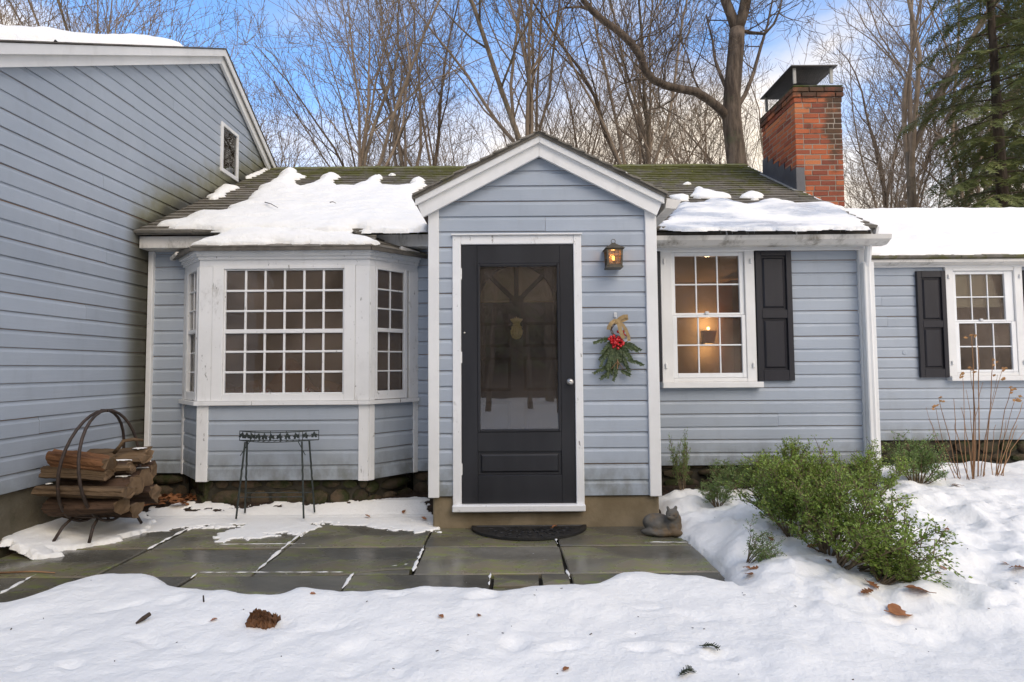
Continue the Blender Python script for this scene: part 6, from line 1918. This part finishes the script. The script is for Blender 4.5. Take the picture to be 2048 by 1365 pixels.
# ------------------------------------------------------------------ dry hydrangea stalks
hb = at_ground(1945, 955)
HY = empty('dry_hydrangea', hb); tag(HY, 'leafless hydrangea of tan stalks with dried flower heads before the far wing', 'dried plant')
r = random.Random(12)
def stalk(tip_px, tip_py, base_dx, k, head=True, rad=.006):
    tp = PY(tip_px, tip_py, hb.y + r.uniform(-.12, .12)) - hb
    b = Vector((base_dx, r.uniform(-.05, .05), -.03)); m = MB(); q = []
    bend = Vector((r.uniform(-.04, .04), 0, 0))
    for s in range(9):
        t = s / 8; q.append(b.lerp(tp, t) + bend * math.sin(PI * t) + Vector((r.uniform(-.006, .006), r.uniform(-.006, .006), 0)))
    m.tube(q, [rad * (1 - .55 * s / 8) for s in range(9)], 5); o = m.build('stalk', M['straw'], HY, True, local=True)
    if head:
        for j in range(r.choice((3, 4, 5))):
            h = MB(); c = q[-1] + Vector((r.uniform(-.03, .03), r.uniform(-.02, .02), r.uniform(-.05, .02)))
            a = r.uniform(0, 6.28); d = Vector((math.cos(a), r.uniform(-.3, .3), math.sin(a) * .6)); s_2 = d.cross(Vector((0, 1, .3))).normalized()
            h.add([c, c + d * .02 + s_2 * .014, c + d * .045 + s_2 * .004, c + d * .025 - s_2 * .013 + Vector((0, .008, 0))], [(0, 1, 2, 3)])
            h.build('dried_petal', M['straw_leaf'], o, local=True)
for k, (tx, ty, bx, hd, rd) in enumerate(((1942, 672, .02, 1, .0075), (1956, 690, .05, 0, .0065), (1985, 720, .06, 1, .006), (1940, 735, -.02, 1, .004), (2005, 735, .07, 1, .004), (1925, 748, -.05, 1, .004), (1876, 795, -.10, 1, .005), (1872, 815, -.12, 1, .004),
                                     (1907, 798, -.06, 0, .005), (1923, 815, -.03, 0, .005), (2022, 775, .22, 1, .005), (2030, 795, .20, 1, .004), (2046, 805, .26, 1, .005), (1858, 838, -.14, 0, .004), (1852, 815, -.28, 0, .003), (1995, 750, .10, 1, .003),
                                     (1932, 780, -.01, 0, .004), (2012, 840, .25, 0, .004), (2046, 865, .28, 0, .005), (1990, 850, .16, 0, .004), (1966, 765, .03, 0, .004), (1910, 840, -.09, 0, .004), (2035, 850, .30, 0, .005))):
    stalk(tx, ty, bx, k, hd, rd)

# ------------------------------------------------------------------ trees
def grow(mb, p, d, L, r0, lev, R, maxlev, up=.10, leaf_at=None, wob=.10, nchild=(9, 8, 6, 4)):
    n = (9, 7, 5, 4, 3)[min(lev, 4)]
    pts = [p.copy()]; rad = [r0]; dirs = [d.copy()]
    for s in range(n):
        d = (d + Vector((R.gauss(0, wob), R.gauss(0, wob), R.gauss(0, wob * .6) + up * (.6 if lev else .15)))).normalized()
        p = p + d * (L / n); pts.append(p.copy()); rad.append(max(r0 * (1 - .80 * (s + 1) / n), .0055)); dirs.append(d.copy())
    mb.tube(pts, rad, (8, 6, 4, 3, 3)[min(lev, 4)], lev < 2)
    if lev >= maxlev: return pts
    nc_ = nchild[min(lev, 3)]
    ph = R.uniform(0, 6.28)
    for c in range(nc_):
        t = .18 + .80 * (c + R.uniform(.1, .9)) / nc_
        i = min(int(t * n), n - 1); f = t * n - i
        b = pts[i].lerp(pts[i + 1], f); dd = dirs[min(i + 1, n)]
        ph += 2.4 + R.uniform(-.5, .5)
        s = dd.cross(Vector((0, 0, 1)) if abs(dd.z) < .95 else Vector((1, 0, 0))).normalized(); s2 = dd.cross(s)
        ang = R.uniform(.45, .85)
        nd = (dd * math.cos(ang) + (s * math.cos(ph) + s2 * math.sin(ph)) * math.sin(ang)).normalized()
        rl = rad[i] * (1 - f) + rad[i + 1] * f
        grow(mb, b, nd, L * (.62 - .30 * t) * R.uniform(.75, 1.2) if lev else L * .5 * R.uniform(.6, 1.1) * (1.15 - .5 * t), max(rl * R.uniform(.38, .58), .0060), lev + 1, R, maxlev, up, leaf_at, wob * 1.08, nchild)
    return pts
def bare_tree(seed, H=15.0, r0=.15, fork=.42, nl=4, lean=(0, 0), open_=.30, nchild=(8, 5, 4, 3), low=4):
    """a trunk that forks into ascending leaders, each with finer branches"""
    R = random.Random(seed); mt, mc_ = MB(), MB()
    p = Vector((0, 0, -.4)); d = Vector((lean[0], lean[1], 1)).normalized(); n = 10; pts = [p.copy()]; rad = [r0 * 1.25]; dirs = [d]
    Hf = H * fork
    for s in range(n):
        d = (d + Vector((R.gauss(0, .035), R.gauss(0, .035), .02))).normalized(); p = p + d * ((Hf + .4) / n); pts.append(p.copy()); dirs.append(d)
        rad.append(r0 * (1.15 - .30 * (s + 1) / n))
    ph = R.uniform(0, 6.28)
    for c in range(nl):
        i = n - (0 if c < 2 else R.choice((0, 1, 2)))
        ang = open_ * R.uniform(.25, 1.25); ph += 2 * PI / nl + R.uniform(-.5, .5)
        nd = (dirs[i] + Vector((math.cos(ph), math.sin(ph), 0)) * math.tan(ang)).normalized()
        rl = r0 * (.70 if c == 0 else R.uniform(.40, .62))
        grow(mc_ if c else mt, pts[i] - dirs[i] * .10, nd, H * (1 - fork) * R.uniform(.75, 1.05), rl, 0, R, 3, .11, None, .105, nchild)
    mt.tube(pts, rad, 9)
    for c in range(low):
        t = R.uniform(.45, .95); i = min(int(t * n), n - 1); a = R.uniform(0, 6.28)
        grow(mc_, pts[i], Vector((math.cos(a), math.sin(a), R.uniform(.3, 1.0))).normalized(), H * .16 * R.uniform(.6, 1.3), r0 * .22, 1, R, 3, .10, None, .11, nchild)
    return mt.mesh('tree_trunk', True), mc_.mesh('tree_branches')
TV = [bare_tree(101, 17, .120, .40, 5, nchild=(8, 5, 4, 3)), bare_tree(102, 16, .100, .48, 4, (.05, 0), .36, (9, 5, 4, 3)), bare_tree(103, 18, .130, .42, 5, nchild=(9, 5, 4, 3)), bare_tree(104, 14, .085, .36, 6, (-.05, .03), .38, (8, 5, 4, 3)), bare_tree(105, 15, .09, .40, 5, (.05, 0), .42, (8, 5, 4, 3)), bare_tree(106, 12, .06, .30, 6, (.03, 0), .45, (7, 5, 4, 3))]
for k, (a, b) in enumerate(TV):
    a.materials.append(M[('bark', 'bark2', 'bark')[k % 3]]); b.materials.append(M['twig'])
def tree(px, Y, v, sc, rz, label, group=None, base_z=0.0, sz=None):
    p = PY(px, 330, Y)
    T = empty('bare_tree', (p.x, Y, base_z)); T.rotation_euler = (0, 0, rz); T.scale = (sc, sc, sz or sc)
    link('trunk', TV[v][0], None, T); link('branches', TV[v][1], None, T)
    return tag(T, label, 'tree', group)
GT = 'bare trees in the wood behind the house'
hero = [(794, 16.5, 0, 1.0, .3, 'straight bare tree rising behind the roof midway between the bay and the entry gable'), (889, 18, 1, 1.0, 2.0, 'slim bare tree next to the entry gable behind the roof'),
        (1046, 15.5, 2, .95, 1.1, 'tall bare tree rising just behind the peak of the entry gable'), (1075, 19, 1, 1.1, 4.2, 'slim bare tree just beyond the entry gable peak'),
        (679, 15.5, 3, 1.15, 5.0, 'many branched bare tree behind the ridge above the bay window'), (1260, 17, 4, 1.15, .6, 'leaning bare tree behind the ridge between the entry gable and the big dark tree'),
        (1832, 15.0, 2, .95, 3.3, 'tall dark bare tree standing beyond the chimney'), (1885, 17.5, 0, 1.0, 4.0, 'bare tree next to the hemlock beyond the chimney')]
for (px, Y, v, sc, rz, lab) in hero: tree(px, Y, v, sc, rz, lab)
r = random.Random(77)
lab_f = ['slender straight bare tree %s', 'slim high forked bare tree %s', 'stout bare tree %s', 'bushy many stemmed bare tree %s', 'leaning low forked bare tree %s', 'young twiggy bare tree %s']
spots = []
for px in (500, 545, 590, 627, 735, 835, 945, 1110, 1150, 1200, 1300, 1327, 1382, 1425, 1500, 1545, 1725, 1760, 1800, 1860, 1920, 1985, 2050, 2130):
    spots.append((px + r.uniform(-10, 10), r.uniform(17, 25)))
for px in list(range(480, 1560, 105)) + list(range(1700, 2120, 110)):
    spots.append((px + r.uniform(-18, 18), r.uniform(26, 38)))
for k, (px, Y) in enumerate(spots):
    v = r.choice((0, 1, 3, 4, 5, 5, 3)) if Y < 26 else r.choice((0, 1, 3, 4, 3))
    sc = r.uniform(.85, 1.1) * (1.0 if Y < 26 else 1.0)
    if px < 620: sc *= .72 if Y < 26 else .60
    where = next(t for lim, t in ((640, 'by the left wing'), (830, 'behind the roof over the bay window'), (1060, 'behind the entry gable'), (1340, 'just past the entry gable'), (1600, 'around the big dark tree'), (1870, 'beyond the chimney'), (9999, 'around the hemlock')) if px < lim)
    tree(px, Y, v, sc, r.uniform(0, 6.28), lab_f[v] % (where if Y < 26 else 'far off ' + where), GT, .0 if Y < 26 else .3)
for k, (px, Y, v, sc) in enumerate(((40, 17, 3, 1.0), (150, 19, 4, 1.1), (265, 18, 0, .92), (330, 20, 3, .98), (-60, 18, 1, 1.1), (215, 24, 1, 1.15), (95, 26, 3, 1.3), (400, 27, 5, 1.15), (450, 24, 5, 1.0))):
    tree(px, Y, v, sc, r.uniform(0, 6.28), 'bare tree showing its top above the left wing roof', 'bare trees above the left wing roof')

# the big dark tree with the long curving limb
YT = 12.8
R = random.Random(31)
bt_ = PY(1470, 330, YT)
BIG = empty('bare_tree', (bt_.x, YT, 0)); tag(BIG, 'big dark tree with one long curving limb reaching towards the entry gable', 'tree')
off = Vector((bt_.x, YT, 0))
def path(pts, y0=0.0, y1=0.0):
    return [PY(a, b, YT + y0 + (y1 - y0) * k / max(1, len(pts) - 1)) - off for k, (a, b) in enumerate(pts)]
mt = MB(); mb2 = MB()
q = [Vector((0, 0, -.4)), Vector((.02, 0, 2))] + path([(1474, 330), (1468, 280), (1463, 235), (1464, 190), (1468, 140), (1472, 95), (1474, 60)])
mt.tube(q, [.30, .25, .225, .215, .215, .195, .19, .185, .175], 12)
lf = path([(1474, 62), (1462, 30), (1450, 0), (1440, -40), (1420, -120), (1405, -220)], 0, .3); rt = path([(1474, 62), (1486, 30), (1492, 0), (1494, -40), (1505, -130), (1520, -260)], 0, -.3)
mt.tube(lf, [.13, .115, .11, .10, .07, .03], 9); mt.tube(rt, [.14, .13, .125, .11, .08, .03], 9)
limb = path([(1458, 240), (1440, 218), (1418, 200), (1392, 184), (1362, 179), (1332, 172), (1306, 160), (1290, 140), (1280, 112), (1262, 86), (1236, 62), (1208, 42), (1184, 22), (1166, 0), (1150, -40), (1140, -100)], 0, -1.5)
mt.tube(limb, [.105, .100, .098, .096, .09, .088, .086, .084, .082, .080, .076, .072, .066, .060, .045, .02], 9)
mt.build('trunk', M['bark3'], BIG, True, local=True)
def side(pts, r0, r1, y1=-.5):
    q = path(pts, 0, y1); mb2.tube(q, [r0 + (r1 - r0) * k / (len(q) - 1) for k in range(len(q))], 6); return q
br = [side([(1484, 62), (1500, 66), (1530, 68), (1548, 48), (1560, 20), (1566, -20)], .045, .018), side([(1190, 24), (1160, 14), (1130, 16), (1105, 26), (1085, 40)], .035, .010), side([(1262, 88), (1285, 75), (1310, 70), (1345, 45)], .025, .010),
      side([(1300, 158), (1270, 160), (1240, 170), (1215, 190)], .025, .008), side([(1360, 180), (1345, 200), (1320, 215), (1290, 222), (1262, 240)], .028, .008), side([(1462, 200), (1445, 160), (1430, 120), (1425, 80), (1412, 30)], .05, .018, .5),
      side([(1466, 230), (1490, 190), (1506, 150), (1520, 100), (1535, 50), (1545, 0)], .06, .02, .6), side([(1400, 185), (1385, 150), (1375, 110), (1350, 60)], .03, .01), side([(1330, 172), (1330, 130), (1345, 90), (1350, 40)], .025, .01)]
for q in br + [limb[6:], lf, rt]:
    for k in range(int(len(q) * 1.1)):
        i = R.randrange(0, len(q) - 1); b = q[i].lerp(q[i + 1], R.random())
        d = Vector((R.uniform(-1, 1), R.uniform(-1, 1), R.uniform(-.1, 1))).normalized()
        grow(mb2, b, d, R.uniform(.7, 1.9), R.uniform(.011, .020), 1, R, 3, .06, None, .14, (7, 5, 4, 3))
mb2.build('branches', M['bark3'], BIG, local=True)

# hemlocks
def hemlock(seed, H=13.0, rmax=2.4, z0=1.0, nb=110):
    R = random.Random(seed); mt, ml, mw_ = MB(), MB(), MB()
    mt.tube([(0, 0, -.4), (.03, 0, H * .4), (.0, .03, H * .75), (0, 0, H)], [.16, .11, .06, .01], 9)
    for k in range(nb):
        t = k / nb; z = z0 + (H - z0 - .2) * t ** .92; L = rmax * (1 - t) ** .75 * R.uniform(.65, 1.1) + .15
        a = k * 2.399 + R.uniform(-.4, .4); d = Vector((math.cos(a), math.sin(a), R.uniform(.05, .30)))
        p = Vector((0, 0, z)); n = 8; pts = [p.copy()]
        for s in range(n):
            d = (d + Vector((R.uniform(-.07, .07), R.uniform(-.07, .07), -.085))).normalized(); p = p + d * L / n; pts.append(p.copy())
        mw_.tube(pts, [.022 * (1 - s / 9.5) for s in range(n + 1)], 4, False)
        nt_ = int(10 + L * 11)
        for q in range(nt_):
            u = .12 + .88 * (q + R.random()) / nt_; i = min(int(u * n), n - 1); b = pts[i].lerp(pts[i + 1], u * n - i); ax = (pts[i + 1] - pts[i]).normalized()
            sd_ = ax.cross(Vector((0, 0, 1))).normalized() * (1 if q % 2 else -1)
            td = (ax * R.uniform(.4, .9) + sd_ * R.uniform(.6, 1) + Vector((0, 0, R.uniform(-.35, .05)))).normalized()
            tl = L * .34 * (1.1 - .75 * u) + R.uniform(.06, .16); m = max(3, int(tl / .040)); pp = b.copy()
            for s in range(m):
                td = (td + Vector((R.uniform(-.1, .1), R.uniform(-.1, .1), -.05))).normalized(); p2 = pp + td * tl / m
                for sg in (-1, 1):
                    lat = td.cross(Vector((R.uniform(-.3, .3), R.uniform(-.3, .3), 1))).normalized() * sg
                    e = pp + (td * .75 + lat).normalized() * R.uniform(.05, .11); wv = (td - lat * .4) * .017
                    ml.add([pp - wv * .4, e - wv * .25, e + wv * .35, pp + wv], [(0, 1, 2, 3)])
                pp = p2
    return mt.mesh('tree_trunk', True), mw_.mesh('tree_branches'), ml.mesh('tree_foliage')
HM = hemlock(9, 13, 2.5, .8, 120)
for me, mt_ in zip(HM, ('bark3', 'bark3', 'hemlock')): me.materials.append(M[mt_])
def hem(x, y, sc, rz, label, group=None, sz=None):
    T = empty('hemlock_tree', (x, y, 0)); T.rotation_euler = (0, 0, rz); T.scale = (sc, sc, sz or sc)
    for nm, me in zip(('trunk', 'branches', 'foliage'), HM): link(nm, me, None, T)
    return tag(T, label, 'tree', group)
p = PY(2000, 330, 11.5); hem(p.x, 11.5, .95, .4, 'dark green hemlock beyond the far wing roof')
p = PY(2110, 330, 13.0); hem(p.x, 13.0, 1.1, 2.1, 'taller hemlock at the picture edge behind the far wing')
X, Y = np.meshgrid(np.arange(-70, 70.1, 2.0), np.arange(-90, -12.9, 1.0))
D_ = np.clip((-14.5 - Y) / 30, 0, 1.6)
tag(grid_mesh('wooded_slope', X, Y, -.25 + 9.0 * D_ ** 1.15 + .8 * fbm(X * .12, Y * .12, 3) * np.clip(D_ * 6, 0, 1) + .45 * np.clip((-14 - Y) / 1.5, 0, 1), np.ones(X.shape, bool), M['litter']), 'brown wooded slope rising across the yard', kind='structure')
for k, (x, y, v, s0) in enumerate(((-.75, -7.6, 1, .75), (.55, -9.0, 3, .8), (1.30, -7.2, 5, .9), (-3.2, -8.5, 4, .8), (3.6, -9.5, 0, .7))):
    T = empty('bare_tree', (x, y, 0)); T.rotation_euler = (0, 0, k * 1.3); T.scale = (s0, s0, s0)
    link('trunk', TV[v][0], None, T); link('branches', TV[v][1], None, T)
    tag(T, 'bare yard tree mirrored as a dark trunk in the storm door glass', 'tree', 'bare yard trees facing the door')
# the wood on the street side, seen only as reflections in the glass
r = random.Random(55)
for k in range(13):
    hem(-17 + k * 2.9 + r.uniform(-.8, .8), -19 - r.uniform(0, 6), r.uniform(.9, 1.25), r.uniform(0, 6.28), 'hemlock across the snowy yard, mirrored in the window glass', 'hemlocks across the yard')
for k in range(14):
    x, y = -15 + k * 2.3 + r.uniform(-.8, .8), -11 - r.uniform(0, 7)
    v = r.choice((0, 1, 2, 3)); T = empty('bare_tree', (x, y, 0)); T.rotation_euler = (0, 0, r.uniform(0, 6.28))
    link('trunk', TV[v][0], None, T); link('branches', TV[v][1], None, T)
    tag(T, 'bare tree across the snowy yard, mirrored in the window glass', 'tree', 'bare trees across the yard')
